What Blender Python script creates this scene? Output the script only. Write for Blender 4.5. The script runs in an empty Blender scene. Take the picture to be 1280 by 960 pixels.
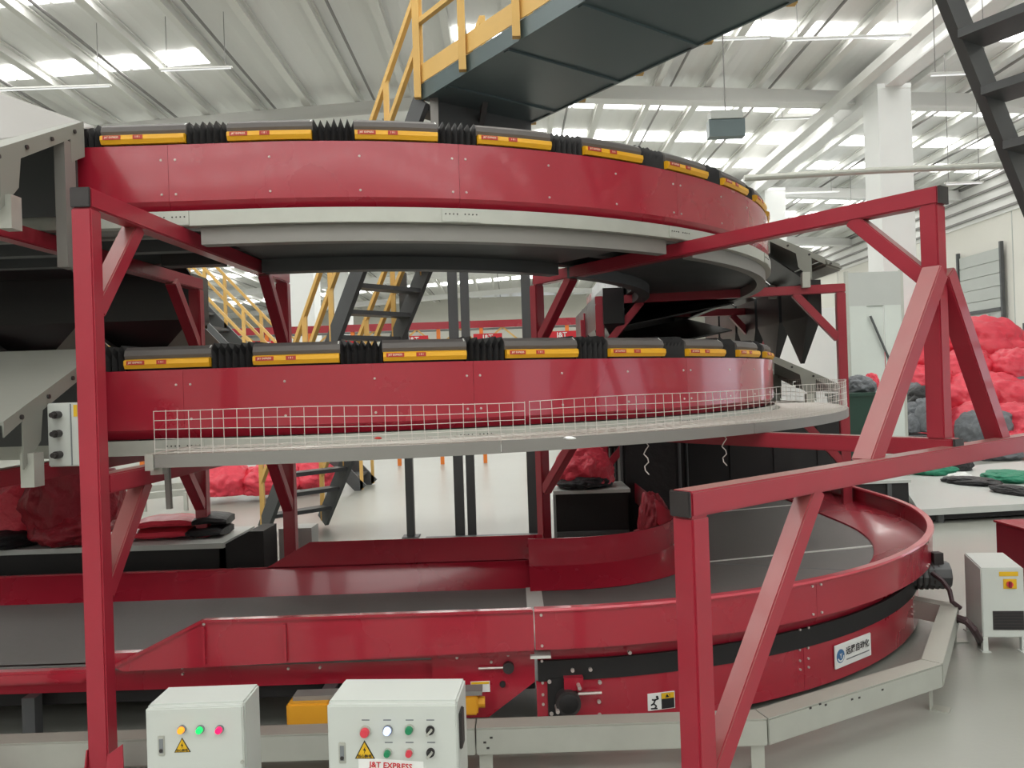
import bpy, bmesh, math, random
from mathutils import Vector, Matrix, noise
random.seed(7)
V = Vector
sc = bpy.context.scene
col = sc.collection
# ------------------------------------------------------------------ camera
H, PITCH, ROLL, FPX = 1.65, 0.0023, 0.0328, 983.0
UP0 = V((0, -math.sin(PITCH), math.cos(PITCH)))
FWD = V((0, math.cos(PITCH), math.sin(PITCH)))
CX = V((1, 0, 0)) * math.cos(ROLL) - UP0 * math.sin(ROLL)
CY = V((1, 0, 0)) * math.sin(ROLL) + UP0 * math.cos(ROLL)
cam = bpy.data.cameras.new('camera')
cam.sensor_width = 36.0
cam.lens = FPX / 1280 * 36
cam.clip_end = 300
co = bpy.data.objects.new('camera', cam)
col.objects.link(co)
m = Matrix.Identity(4)
for i in range(3):
    m[i][0], m[i][1], m[i][2], m[i][3] = CX[i], CY[i], -FWD[i], (0, 0, H)[i]
co.matrix_world = m
sc.camera = co
# ------------------------------------------------------------------ world, light, exposure
w = bpy.data.worlds.new('world')
sc.world = w
w.use_nodes = True
bg = w.node_tree.nodes['Background']
bg.inputs['Color'].default_value = (0.93, 0.97, 1.0, 1)
bg.inputs['Strength'].default_value = 0.95
SKYLIGHT_STRENGTH = 6.0
DOOR_STRENGTH = 1.6
sc.view_settings.view_transform = 'Standard'
sc.view_settings.look = 'None'
sc.view_settings.gamma = 1.0
sc.view_settings.use_curve_mapping = False
sc.view_settings.exposure = -0.16
# the overcast daylight that the skylight bands let down onto the floor
def skylight_area(name, loc, sx, sy, power):
    l = bpy.data.lights.new(name, 'AREA')
    l.shape = 'RECTANGLE'; l.size = sx; l.size_y = sy; l.energy = power
    l.color = (1.0, 0.99, 0.97)
    o = bpy.data.objects.new(name, l); col.objects.link(o); o.location = loc
    return o
for y_, l_, p_ in ((-15.0, 8, 1500), (-4.0, 6, 1150), (6.0, 5, 950), (15.5, 4, 500), (26.0, 7, 900), (36.0, 5, 800), (47.0, 6, 900), (59.0, 6, 900)):
    skylight_area('skylight_daylight', (-3, y_, 8.85 if y_ < 60 else 8.8), 30, l_, p_)

def ray(px, py):
    x, y = px - 640.0, py - 480.0
    u = x * math.cos(ROLL) - y * math.sin(ROLL)
    v = x * math.sin(ROLL) + y * math.cos(ROLL)
    return V((1, 0, 0)) * (u / FPX) + FWD - UP0 * (v / FPX)
def at(px, py, Y):
    d = ray(px, py); return V((0, 0, H)) + d * (Y / d.y)
def atz(px, py, z):
    d = ray(px, py); return V((0, 0, H)) + d * ((z - H) / d.z)
# ------------------------------------------------------------------ materials
def lin(c):
    return tuple(((v / 255) / 12.92 if v / 255 <= .04045 else ((v / 255 + .055) / 1.055) ** 2.4) for v in c) + (1,)
def mat(name, rgb, rough=.5, metal=0.0, var=.12, scale=3.0, bump=0.0, bscale=60, coat=0.0, emit=0.0, transl=0.0, alpha=1.0, spec=.5):
    m = bpy.data.materials.new(name); m.use_nodes = True
    nt = m.node_tree; b = nt.nodes['Principled BSDF']
    c = lin(rgb)
    b.inputs['Roughness'].default_value = rough
    b.inputs['Metallic'].default_value = metal
    b.inputs['Specular IOR Level'].default_value = spec
    if coat:
        b.inputs['Coat Weight'].default_value = coat; b.inputs['Coat Roughness'].default_value = .08
    tc = nt.nodes.new('ShaderNodeTexCoord')
    if var:
        n = nt.nodes.new('ShaderNodeTexNoise'); n.inputs['Scale'].default_value = scale; n.inputs['Detail'].default_value = 6
        nt.links.new(tc.outputs['Object'], n.inputs['Vector'])
        mx = nt.nodes.new('ShaderNodeMix'); mx.data_type = 'RGBA'
        mx.inputs[6].default_value = tuple(max(0, v * (1 - var)) for v in c[:3]) + (1,)
        mx.inputs[7].default_value = tuple(min(1, v * (1 + var)) for v in c[:3]) + (1,)
        nt.links.new(n.outputs['Fac'], mx.inputs[0]); nt.links.new(mx.outputs[2], b.inputs['Base Color'])
        mr = nt.nodes.new('ShaderNodeMapRange'); mr.inputs['To Min'].default_value = max(0.02, rough * .8); mr.inputs['To Max'].default_value = min(1, rough * 1.25)
        nt.links.new(n.outputs['Fac'], mr.inputs['Value']); nt.links.new(mr.outputs['Result'], b.inputs['Roughness'])
    else:
        b.inputs['Base Color'].default_value = c
    if bump:
        n2 = nt.nodes.new('ShaderNodeTexNoise'); n2.inputs['Scale'].default_value = bscale; n2.inputs['Detail'].default_value = 4
        nt.links.new(tc.outputs['Object'], n2.inputs['Vector'])
        bp = nt.nodes.new('ShaderNodeBump'); bp.inputs['Strength'].default_value = bump; bp.inputs['Distance'].default_value = .02
        nt.links.new(n2.outputs['Fac'], bp.inputs['Height']); nt.links.new(bp.outputs['Normal'], b.inputs['Normal'])
    if emit:
        b.inputs['Emission Color'].default_value = c; b.inputs['Emission Strength'].default_value = emit
    if transl:
        b.inputs['Transmission Weight'].default_value = transl
    if alpha < 1: b.inputs['Alpha'].default_value = alpha
    return m
M = dict(
    red=mat('red_painted_sheet', (164, 32, 51), .27, var=.06, scale=1.2, coat=.5),
    frame=mat('red_painted_tube', (160, 38, 55), .36, var=.14, scale=5, coat=.2),
    yellow=mat('yellow_plate', (232, 172, 30), .4, var=.06),
    rail=mat('yellow_handrail_paint', (224, 182, 104), .5, var=.08),
    cover=mat('grey_rubber_cover', (92, 88, 86), .55, var=.1, scale=8),
    black=mat('black_bellows_rubber', (26, 25, 26), .6, var=.2),
    gloss=mat('black_glossy_plastic', (36, 37, 38), .3, var=.2, scale=2),
    cap=mat('black_plastic_cap', (48, 44, 44), .5),
    galv=mat('pale_galvanised_steel', (182, 184, 176), .42, metal=.35, var=.1, scale=9),
    rail_grey=mat('grey_track_steel', (138, 136, 132), .5, metal=.3, var=.1),
    dark=mat('dark_grey_steel', (88, 90, 91), .5, metal=.3, var=.12),
    deck=mat('dark_green_grey_deck_sheet', (88, 104, 106), .35, metal=.1, var=.14, scale=1.2),
    belt=mat('dark_grey_belt', (116, 112, 110), .6, var=.1, scale=30, bump=.2, bscale=400),
    beige=mat('beige_grey_chute_sheet', (136, 138, 130), .5, var=.06),
    white=mat('white_cabinet_paint', (198, 203, 198), .45, var=.04),
    orange=mat('orange_yellow_motor_paint', (222, 158, 40), .5),
    screw=mat('zinc_bolt', (205, 195, 190), .35, metal=.5, var=0),
    wire=mat('zinc_wire', (214, 210, 204), .4, metal=.2, var=0),
    floor=mat('polished_concrete', (156, 158, 150), .32, var=.1, scale=.8, bump=.05, bscale=30),
    roof=mat('white_roof_sheet', (238, 238, 236), .6, var=.04, scale=.5),
    purlin=mat('white_purlin_paint', (232, 232, 228), .5, var=.04),
    conduit=mat('grey_conduit', (140, 138, 136), .5),
    wall=mat('cream_wall_panel', (222, 220, 212), .6, var=.04, scale=.6),
    column=mat('white_column_paint', (232, 234, 232), .5, var=.03),
    bag=mat('red_woven_plastic', (220, 64, 82), .36, var=.22, scale=4, bump=.6, bscale=9),
    darkbag=mat('dark_red_woven_plastic', (150, 28, 44), .45, var=.2, scale=4, bump=.4, bscale=14),
    sack=mat('grey_woven_sack', (112, 116, 120), .7, var=.25, scale=5, bump=.5, bscale=14),
    blacksack=mat('black_woven_sack', (30, 30, 32), .5, var=.3, scale=5, bump=.5, bscale=14),
    green=mat('green_woven_cloth', (40, 130, 100), .6, var=.25, scale=6, bump=.5, bscale=20),
    greenbin=mat('dark_green_bin_plastic', (30, 62, 50), .5),
    table=mat('grey_white_table_sheet', (190, 194, 190), .4, var=.05),
    dred=mat('dark_red_cabinet_paint', (130, 20, 42), .4),
    sticker=mat('red_sticker', (180, 52, 40), .5, var=0),
    paper=mat('white_sticker', (232, 234, 232), .5, var=0),
    ink=mat('black_ink', (30, 30, 32), .6, var=0),
    redink=mat('red_ink', (200, 30, 45), .6, var=0),
    inkgrey=mat('grey_ink', (120, 125, 128), .6, var=0),
    cream=mat('cream_ink', (240, 215, 190), .6, var=0),
    blue=mat('blue_logo_ink', (60, 110, 160), .5, var=0),
    signyellow=mat('yellow_warning_print', (222, 178, 30), .5, var=0),
    gasket=mat('light_line_strip', (225, 225, 220), .5, var=0),
    lamp_orange=mat('lit_orange_lamp', (255, 150, 30), .3, var=0, emit=1.1),
    lamp_green=mat('lit_green_lamp', (20, 230, 110), .3, var=0, emit=.8),
    lamp_pink=mat('lit_pink_lamp', (255, 15, 95), .3, var=0, emit=1.0),
    lamp_blue=mat('lit_blue_white_lamp', (190, 205, 255), .3, var=0, emit=1.2),
    btn_red=mat('red_button', (212, 60, 76), .4, var=0),
    btn_green=mat('green_button', (24, 130, 86), .4, var=0),
    skylight=mat('skylight_daylight', (255, 255, 252), .5, var=0, emit=SKYLIGHT_STRENGTH),
    doorlight=mat('daylight_in_open_door', (235, 243, 255), .5, var=0, emit=DOOR_STRENGTH),
    tube=mat('fluorescent_tube', (250, 252, 255), .4, var=0, emit=.5),
    plastic=mat('milky_plastic_sheet', (205, 212, 206), .22, var=.08, scale=1.5, bump=.3, bscale=3),
    cable=mat('brown_black_cable', (60, 40, 44), .45),
    shutter=mat('grey_shutter', (182, 186, 182), .5, var=.06),
    farorange=mat('orange_far_frame', (236, 130, 50), .5),
    string=mat('white_string', (190, 180, 175), .7, var=0),
)
def add_dust(m, rgb, amount):
    nt = m.node_tree; b = nt.nodes['Principled BSDF']; src = b.inputs['Base Color'].links[0].from_socket
    g = nt.nodes.new('ShaderNodeNewGeometry'); sx_ = nt.nodes.new('ShaderNodeSeparateXYZ'); nt.links.new(g.outputs['Normal'], sx_.inputs[0])
    mr = nt.nodes.new('ShaderNodeMapRange'); mr.inputs['From Min'].default_value = .25; mr.inputs['From Max'].default_value = .9; mr.inputs['To Max'].default_value = amount
    nt.links.new(sx_.outputs['Z'], mr.inputs['Value'])
    n = nt.nodes.new('ShaderNodeTexNoise'); n.inputs['Scale'].default_value = 7; n.inputs['Detail'].default_value = 5
    tc = nt.nodes.new('ShaderNodeTexCoord'); nt.links.new(tc.outputs['Object'], n.inputs['Vector'])
    mu = nt.nodes.new('ShaderNodeMath'); mu.operation = 'MULTIPLY_ADD'; mu.inputs[1].default_value = .5; mu.inputs[2].default_value = .75
    nt.links.new(n.outputs['Fac'], mu.inputs[0])
    m2 = nt.nodes.new('ShaderNodeMath'); m2.operation = 'MULTIPLY'; m2.use_clamp = True; nt.links.new(mr.outputs['Result'], m2.inputs[0]); nt.links.new(mu.outputs[0], m2.inputs[1])
    mx = nt.nodes.new('ShaderNodeMix'); mx.data_type = 'RGBA'; mx.inputs[7].default_value = lin(rgb)
    nt.links.new(m2.outputs[0], mx.inputs[0]); nt.links.new(src, mx.inputs[6]); nt.links.new(mx.outputs[2], b.inputs['Base Color'])
add_dust(M['frame'], (150, 128, 118), .7)
add_dust(M['galv'], (165, 160, 145), .35)
# ------------------------------------------------------------------ mesh helpers
class MB:
    def __init__(s): s.v = []; s.f = []
    def add(s, vs, fs):
        o = len(s.v); s.v += [tuple(p) for p in vs]; s.f += [tuple(i + o for i in f) for f in fs]; return s
    def hexa(s, p):   # 8 points: bottom 4 ccw, top 4 ccw
        return s.add(p, [(3, 2, 1, 0), (4, 5, 6, 7), (0, 1, 5, 4), (1, 2, 6, 5), (2, 3, 7, 6), (3, 0, 4, 7)])
    def box(s, x0, x1, y0, y1, z0, z1):
        return s.hexa([(x0, y0, z0), (x1, y0, z0), (x1, y1, z0), (x0, y1, z0), (x0, y0, z1), (x1, y0, z1), (x1, y1, z1), (x0, y1, z1)])
    def obox(s, c, u, v, w, hu, hv, hw):
        c, u, v, w = V(c), V(u).normalized() * hu, V(v).normalized() * hv, V(w).normalized() * hw
        if u.cross(v).dot(w) < 0: w = -w
        return s.hexa([c - u - v - w, c + u - v - w, c + u + v - w, c - u + v - w, c - u - v + w, c + u - v + w, c + u + v + w, c - u + v + w])
    def bar(s, p0, p1, w, h=None, up=(0, 0, 1)):
        p0, p1 = V(p0), V(p1); d = p1 - p0; h = h or w
        up = V(up)
        if abs(d.normalized().dot(up)) > .98: up = V((0, 1, 0))
        side = d.cross(up).normalized(); upv = side.cross(d).normalized()
        return s.obox((p0 + p1) / 2, d, side, upv, d.length / 2, w / 2, h / 2)
    def post(s, x, y, z0, z1, w, u=(1, 0), d=None):
        u3 = V((u[0], u[1], 0)); v3 = V((-u[1], u[0], 0))
        return s.obox((x, y, (z0 + z1) / 2), u3, v3, (0, 0, 1), w / 2, (d or w) / 2, (z1 - z0) / 2)
    def cyl(s, p0, p1, r, n=12, r2=None, caps=True):
        p0, p1 = V(p0), V(p1); d = (p1 - p0).normalized(); r2 = r if r2 is None else r2
        a = d.cross(V((0, 0, 1))) if abs(d.z) < .95 else d.cross(V((1, 0, 0)))
        a.normalize(); b = d.cross(a)
        vs = []
        for p, rr in ((p0, r), (p1, r2)):
            for i in range(n):
                t = 2 * math.pi * i / n; vs.append(p + a * math.cos(t) * rr + b * math.sin(t) * rr)
        fs = [(i, (i + 1) % n, n + (i + 1) % n, n + i) for i in range(n)]
        if caps: fs += [tuple(range(n - 1, -1, -1)), tuple(range(n, 2 * n))]
        return s.add(vs, fs)
    def tube(s, pts, r, n=8):
        pts = [V(p) for p in pts]; rings = []; pa = None
        for i, p in enumerate(pts):
            d = (pts[min(i + 1, len(pts) - 1)] - pts[max(i - 1, 0)]).normalized()
            if pa is None: pa = d.cross(V((0, 0, 1))) if abs(d.z) < .9 else d.cross(V((1, 0, 0)))
            a = (pa - d * pa.dot(d)).normalized(); pa = a; b = d.cross(a)
            rings.append([p + a * math.cos(2 * math.pi * k / n) * r + b * math.sin(2 * math.pi * k / n) * r for k in range(n)])
        return s.loft(rings)
    def loft(s, rings, closed=True, caps=True):
        n = len(rings[0]); vs = [p for r in rings for p in r]; fs = []
        for i in range(len(rings) - 1):
            for k in range(n if closed else n - 1):
                a, b = i * n + k, i * n + (k + 1) % n
                fs.append((a, b, b + n, a + n))
        if caps and closed: fs += [tuple(range(n - 1, -1, -1)), tuple(range((len(rings) - 1) * n, len(rings) * n))]
        return s.add(vs, fs)
    def prism(s, pts, vec):
        vec = V(vec); n = len(pts); a = [V(p) for p in pts]; b = [p + vec for p in a]
        return s.add(a + b, [tuple(range(n - 1, -1, -1)), tuple(range(n, 2 * n))] + [(i, (i + 1) % n, n + (i + 1) % n, n + i) for i in range(n)])
    def build(s, name, material, parent=None, smooth=False, bevel=0):
        me = bpy.data.meshes.new(name); me.from_pydata(s.v, [], s.f)
        bm = bmesh.new(); bm.from_mesh(me); bmesh.ops.recalc_face_normals(bm, faces=bm.faces)
        if bevel: bmesh.ops.bevel(bm, geom=[e for e in bm.edges if len(e.link_faces) == 2 and e.calc_face_angle(0) > .6], offset=bevel, segments=2, affect='EDGES', clamp_overlap=True)
        bm.to_mesh(me); bm.free()
        if smooth:
            me.shade_smooth(); me.set_sharp_from_angle(angle=math.radians(35))
        me.materials.append(M[material] if isinstance(material, str) else material)
        return link(name, me, parent)
def link(name, me, parent=None):
    o = bpy.data.objects.new(name, me); col.objects.link(o)
    if parent is not None:
        o.parent = parent
        if any(parent.location): o.matrix_parent_inverse = Matrix.Translation(-V(parent.location))
    return o
def empty(name, loc=(0, 0, 0)):
    o = bpy.data.objects.new(name, None); col.objects.link(o); o.location = loc; o.empty_display_size = .1; return o
def tag(o, label=None, cat=None, group=None, kind=None):
    if label: o['label'] = label
    if cat: o['category'] = cat
    if group: o['group'] = group
    if kind: o['kind'] = kind
    return o
def thing(name, label, cat, loc=(0, 0, 0), group=None): return tag(empty(name, loc), label, cat, group)
_txt = {}
def text_mesh(s, size, material):
    k = (s, size, material)
    if k not in _txt:
        cu = bpy.data.curves.new('lettering', 'FONT'); cu.body = s; cu.size = size
        cu.offset = size * .022; cu.align_x = 'CENTER'; cu.align_y = 'CENTER'; cu.resolution_u = 2
        o = bpy.data.objects.new('lettering', cu); col.objects.link(o)
        bpy.context.view_layer.update()
        me = bpy.data.meshes.new_from_object(o.evaluated_get(bpy.context.evaluated_depsgraph_get()))
        bpy.data.objects.remove(o); me.materials.clear(); me.materials.append(M[material]); me.name = 'lettering'
        _txt[k] = me
    return _txt[k]
def text(s, size, material, c, right, up, parent, name='lettering'):
    me = text_mesh(s, size, material); o = bpy.data.objects.new(name, me); col.objects.link(o)
    r = V(right).normalized(); u = (V(up) - r * V(up).dot(r)).normalized(); n = r.cross(u)
    mw = Matrix.Identity(4); c = V(c) + n * .0015
    for i in range(3): mw[i][0], mw[i][1], mw[i][2], mw[i][3] = r[i], u[i], n[i], c[i]
    o.parent = parent
    pw = Matrix.Identity(4); q = parent
    while q is not None:
        pw = Matrix.Translation(q.location) @ q.matrix_parent_inverse.inverted() if False else pw; q = q.parent
    o.matrix_world = mw
    return o
ORD = ['first', 'second', 'third', 'fourth', 'fifth', 'sixth', 'seventh', 'eighth', 'ninth', 'tenth', 'eleventh', 'twelfth', 'thirteenth', 'fourteenth', 'fifteenth', 'sixteenth', 'seventeenth', 'eighteenth', 'nineteenth', 'twentieth']
# ================================================================== THE HALL
fl = MB().box(-45, 45, -25, 75, -.2, 0).build('floor', 'floor'); tag(fl, 'grey polished concrete floor of the sorting hall', kind='structure')
def roofz(x): return 9.95 - .055 * abs(x - 1.5)
bmb = MB()
for x0, x1 in ((-45, 1.5), (1.5, 45)):
    n = 90
    for i in range(n):   # ribbed roof sheet
        a = x0 + (x1 - x0) * i / n; b = x0 + (x1 - x0) * (i + .5) / n; c = x0 + (x1 - x0) * (i + 1) / n
        bmb.add([(a, -24, roofz(a)), (b, -24, roofz(b) + .015), (b, 75, roofz(b) + .015), (a, 75, roofz(a))], [(0, 1, 2, 3)])
        bmb.add([(b, -24, roofz(b) + .015), (c, -24, roofz(c)), (c, 75, roofz(c)), (b, 75, roofz(b) + .015)], [(0, 1, 2, 3)])
ceil = bmb.build('ceiling', 'roof'); tag(ceil, 'white ribbed warehouse roof', kind='structure')
PITCHX = 1.34
pur = [-9.25 + PITCHX * k for k in range(-9, 24)]
for k, x in enumerate(pur):
    b = MB(); wv = .15 if k % 2 else .2
    b.box(x - wv / 2, x + wv / 2, -24, 74, roofz(x) - .26, roofz(x) - .24).box(x - .02, x + .02, -24, 74, roofz(x) - .24, roofz(x) - .02).box(x - wv / 2, x + wv / 2, -24, 74, roofz(x) - .04, roofz(x) - .01)
    b.build('purlin', 'purlin', ceil)
    if k % 2: MB().cyl((x + .42, -24, roofz(x) - .16), (x + .42, 74, roofz(x) - .16), .035, 6).build('conduit', 'conduit', ceil)
trim = 0
for gy in (-9.0, 1.0, 11.0, 21.0, 31.0, 41.0, 52.0, 64.0):
    b = MB()
    for x0, x1 in ((-44, 1.5), (1.5, 44)):
        b.prism([(x0, gy, roofz(x0) - .28), (x1, gy, roofz(x1) - .28), (x1, gy, roofz(x1) - .66), (x0, gy, roofz(x0) - .66)], (0, .1, 0))
        b.prism([(x0, gy - .16, roofz(x0) - .66), (x1, gy - .16, roofz(x1) - .66), (x1, gy - .16, roofz(x1) - .70), (x0, gy - .16, roofz(x0) - .70)], (0, .42, 0))
    trim += 1
    tag(b.build('trim_%d' % trim, 'roof'), 'white roof girder crossing the hall', kind='structure')
# skylight rows: (Y, depth, X ranges)
rows = [(y_, .62, [(-22, 22)]) for y_ in (-20, -17, -12.5, -6, -2.5, 4.5, 7.5)] + [(14.9, .6, [(-22, -6.6), (3.0, 10.4)]), (18.1, .62, [(-22, -6.3), (-1.1, .4), (4.4, 22)]),
        (23.0, .8, [(-22, -8), (-3, 24)]), (26.0, .8, [(-22, -9), (-4, 24)]), (28.9, .8, [(-22, 24)]),
        (34.0, 1.0, [(-22, 24)]), (37.0, 1.0, [(-22, 24)]), (44.5, 1.1, [(-22, 24)]), (48.0, 1.1, [(-22, 24)]), (56, 1.3, [(-22, 24)]), (60, 1.3, [(-22, 24)])]
for wn, (Y, dp, rng) in enumerate(rows):
    we = empty('window_%d' % (wn + 1), (0, Y, 9.5)); tag(we, 'row of bright skylight panes in the white roof', kind='structure')
    for k in range(len(pur) - 1):
        x0, x1 = pur[k] + .12, pur[k + 1] - .12
        xm = (x0 + x1) / 2
        if not any(a <= xm <= c for a, c in rng): continue
        if k % 2: x1s = [(x0, x0 + .42), (x0 + .5, x1)]
        else: x1s = [(x0, x1)]
        for a, c in x1s:
            MB().hexa([(a, Y - dp / 2, roofz(a) - .05), (c, Y - dp / 2, roofz(c) - .05), (c, Y + dp / 2, roofz(c) - .05), (a, Y + dp / 2, roofz(a) - .05),
                       (a, Y - dp / 2, roofz(a) - .02), (c, Y - dp / 2, roofz(c) - .02), (c, Y + dp / 2, roofz(c) - .02), (a, Y + dp / 2, roofz(a) - .02)]).build('pane', 'skylight', we)
# long box beam along the hall, right
b = MB(); xb = 9.4
b.box(xb - .2, xb + .2, 2, 74, 8.55, 8.6).box(xb - .04, xb + .04, 2, 74, 8.6, 9.2).box(xb - .2, xb + .2, 2, 74, 9.2, 9.25)
tag(b.build('trim_20', 'roof'), 'long white steel beam running down the hall', kind='structure')
tag(MB().box(8.55, 8.85, 2, 74, 8.62, 8.72).box(8.55, 8.57, 2, 74, 8.72, 8.84).box(8.83, 8.85, 2, 74, 8.72, 8.84).build('trim_21', 'purlin'), 'white cable tray hanging under the roof along the beam', kind='structure')
# columns
def column(x, y, wd, n, lab):
    c = MB().box(x - wd / 2, x + wd / 2, y - wd / 2, y + wd / 2, 0, 8.6); o = c.build('trim_%d' % n, 'column'); tag(o, lab, kind='structure')
    MB().box(x - wd * .51, x + wd * .51, y - wd * .51, y + wd * .51, 8.5, 8.62).build('head_plate', 'column', o)
column(9.42, 19.3, .8, 22, 'thick white column right of the sorter')
column(9.9, 29.3, .75, 23, 'white column farther down the hall')
column(-7.3, 28, .95, 24, 'white column seen behind the grey stair')
column(-9.3, 44, .9, 25, 'far white column at the left')
# walls
wr = MB().box(18, 18.2, -24, 74, 0, 7.3).build('wall_right', 'wall'); tag(wr, 'cream side wall of the hall', kind='structure')
tag(MB().box(17.95, 18.1, -24, 74, 7.3, 9.2).build('wall_right_upper', 'roof'), 'upper band of the side wall under the roof', kind='structure')
for k in range(4):
    MB().box(17.86, 17.95, 4, 74, 7.45 + .42 * k, 7.53 + .42 * k).build('girt', 'conduit', wr)
for k in range(12): MB().box(17.985, 18.0, 8 + 5 * k, 8.03 + 5 * k, 0, 7.3).build('panel_joint', 'shutter', wr)
tag(MB().box(-45, 18.2, 70, 70.2, 0, 9.6).build('wall_back', 'wall'), 'far end wall of the hall', kind='structure')
tag(MB().box(-30, 18, -24.2, -24, 0, 9.8).build('wall_front', 'wall'), 'end wall of the hall behind the camera', kind='structure')
tag(MB().box(-30.2, -30, -24, 70, 0, 8.6).build('wall_left', 'wall'), 'left side wall of the hall', kind='structure')
for k, (y0, y1, z0, z1) in enumerate(((-16, -10, .3, 3.1), (-4, 2, .3, 3.1), (8, 14, .3, 3.1), (22.5, 27.3, .3, 3.1), (28.2, 31.0, .3, 3.05), (31.6, 36.5, .3, 3.05), (38, 44, .3, 3.0))):
    d = MB().box(17.93, 17.99, y0, y1, z0, z1).build('door_%d' % (k + 1), 'doorlight'); tag(d, 'open loading door with bright daylight outside', kind='structure')
    MB().box(17.88, 17.99, y0 - .15, y0, 0, z1 + .15).box(17.88, 17.99, y1, y1 + .15, 0, z1 + .15).box(17.88, 17.99, y0, y1, z1, z1 + .15).build('door_frame', 'dark', d)
# high shutter on the right wall
sh = thing('dock_shutter', 'grey sectional shutter panel mounted high on the cream wall', 'shutter', (17.9, 29.6, 3.3))
ya, yb, za, zb = 28.5, 31.1, 3.35, 6.1
for k in range(6):
    MB().box(17.84, 17.9, ya, yb, za + k * (zb - za) / 6 + .01, za + (k + 1) * (zb - za) / 6 - .01).build('slat', 'shutter', sh)
for y in (ya - .12, yb + .02): MB().box(17.78, 17.9, y, y + .1, za - .2, zb + .2).build('guide_rail', 'dark', sh)
MB().box(17.78, 17.84, ya, yb, za + .45, za + .58).build('crossbar', 'dark', sh)
for y in (29.2, 30.3): MB().box(17.74, 17.84, y, y + .35, za + .15, za + .4).build('bracket', 'shutter', sh)
# pipe across the hall
p = MB().tube([at(930, 223, 17), at(1100, 213, 17), at(1330, 204, 17)], .07, 10).build('overhead_pipe', 'galv', smooth=True)
tag(p, 'pale grey pipe crossing the hall in front of the white column', 'pipe')
# hanging board
q = at(907, 156, 14.5)
hb = thing('hanging_sign_box', 'grey box with pale top edge hung from the roof', 'sign box', (q.x, q.y, q.z - .25))
MB().box(q.x - .33, q.x + .33, q.y - .1, q.y + .1, q.z - .24, q.z + .08).build('box', 'deck', hb)
MB().box(q.x - .3, q.x + .28, q.y - .14, q.y + .1, q.z + .08, q.z + .23).build('top_panel', 'table', hb)
MB().cyl((q.x, q.y, q.z + .2), (q.x, q.y, roofz(q.x) + .01), .012, 6).build('hanger', 'conduit', hb)
# strip lights
def strip_light(c, L, lab):
    t = thing('strip_light', lab, 'light', tuple(c), 'strip lights under the roof')
    MB().box(c.x - L / 2, c.x + L / 2, c.y - .035, c.y + .035, c.z, c.z + .03).build('housing', 'purlin', t)
    MB().cyl((c.x - L / 2 + .03, c.y, c.z - .025), (c.x + L / 2 - .03, c.y, c.z - .013), .013, 8).build('lamp_tube', 'tube', t)
    for s in (-.4, .4): MB().cyl((c.x + s * L, c.y, c.z + .04), (c.x + s * L, c.y, roofz(c.x + s * L) + .01), .008, 5).build('hanger', 'conduit', t)
lights = [(60, 110, 16.2, 2.6), (245, 86, 16.2, 1.5), (905, 49, 15.0, 1.8), (1060, 47, 15.0, 2.4), (1200, 92, 14, 1.1), (1020, 147, 22.3, 2.4), (1205, 229, 18.5, .9), (1000, 241, 30, 3.0), (1085, 258, 30, 1.6)]
labs = ['strip light nearest the left edge above the pale chute', 'short strip light above the left end of the upper track', 'strip light beside the dark gangway edge at the top',
        'long strip light left of the long roof beam', 'strip light hung left of the dark stair at top right', 'strip light above the hanging grey box', 'small strip light right of the thick white column',
        'far strip light left of the thick white column', 'far strip light just behind the thick white column']
for (x, y, Y, L), lb in zip(lights, labs): strip_light(at(x, y, Y), L, lb)

# ================================================================== SORTER LOOP
RC, RR = V((-1.221, 7.353, 0)), 3.475
ARC = math.pi / 2 * RR
def path(s, off, z, C=RC, R=RR):
    arc = math.pi / 2 * R
    if s <= 0: return V((C.x + s, C.y - R - off, z))
    if s <= arc:
        t = -math.pi / 2 + s / R; return V((C.x + (R + off) * math.cos(t), C.y + (R + off) * math.sin(t), z))
    return V((C.x + R + off, C.y + (s - arc), z))
def frame_at(s, C=RC, R=RR):
    a, b = path(s - .005, 0, 0, C, R), path(s + .005, 0, 0, C, R); t = (b - a).normalized()
    return t, V((t.y, -t.x, 0))      # tangent, outward normal
def ssteps(s0, s1, ds=.09, R=RR):
    out = [s0]; arc = math.pi / 2 * R
    n = max(1, math.ceil((s1 - s0) / ds)); ss = [s0 + (s1 - s0) * i / n for i in range(n + 1)]
    return ss
def sweep(mb, prof, s0, s1, ds=.09, C=RC, R=RR, closed=True):
    return mb.loft([[path(s, o, z, C, R) for o, z in prof] for s in ssteps(s0, s1, ds, R)], closed)
def loc_s(px, py_guess, off, z, lo=-4.0, hi=6.0, C=RC, R=RR):
    """arc length at which the track point (off,z) shows at image column px"""
    best = None
    for i in range(2001):
        s = lo + (hi - lo) * i / 2000; P = path(s, off, z, C, R) - V((0, 0, H))
        yc = P.dot(FWD); x = 640 + FPX * P.dot(CX) / yc
        if best is None or abs(x - px) < best[0]: best = (abs(x - px), s)
    return best[1]
ZU_T, ZU_B = 2.894, 2.567
ZM_T, ZM_B = 1.784, 1.4436
WID = 1.12
SEAM = 1.44
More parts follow.
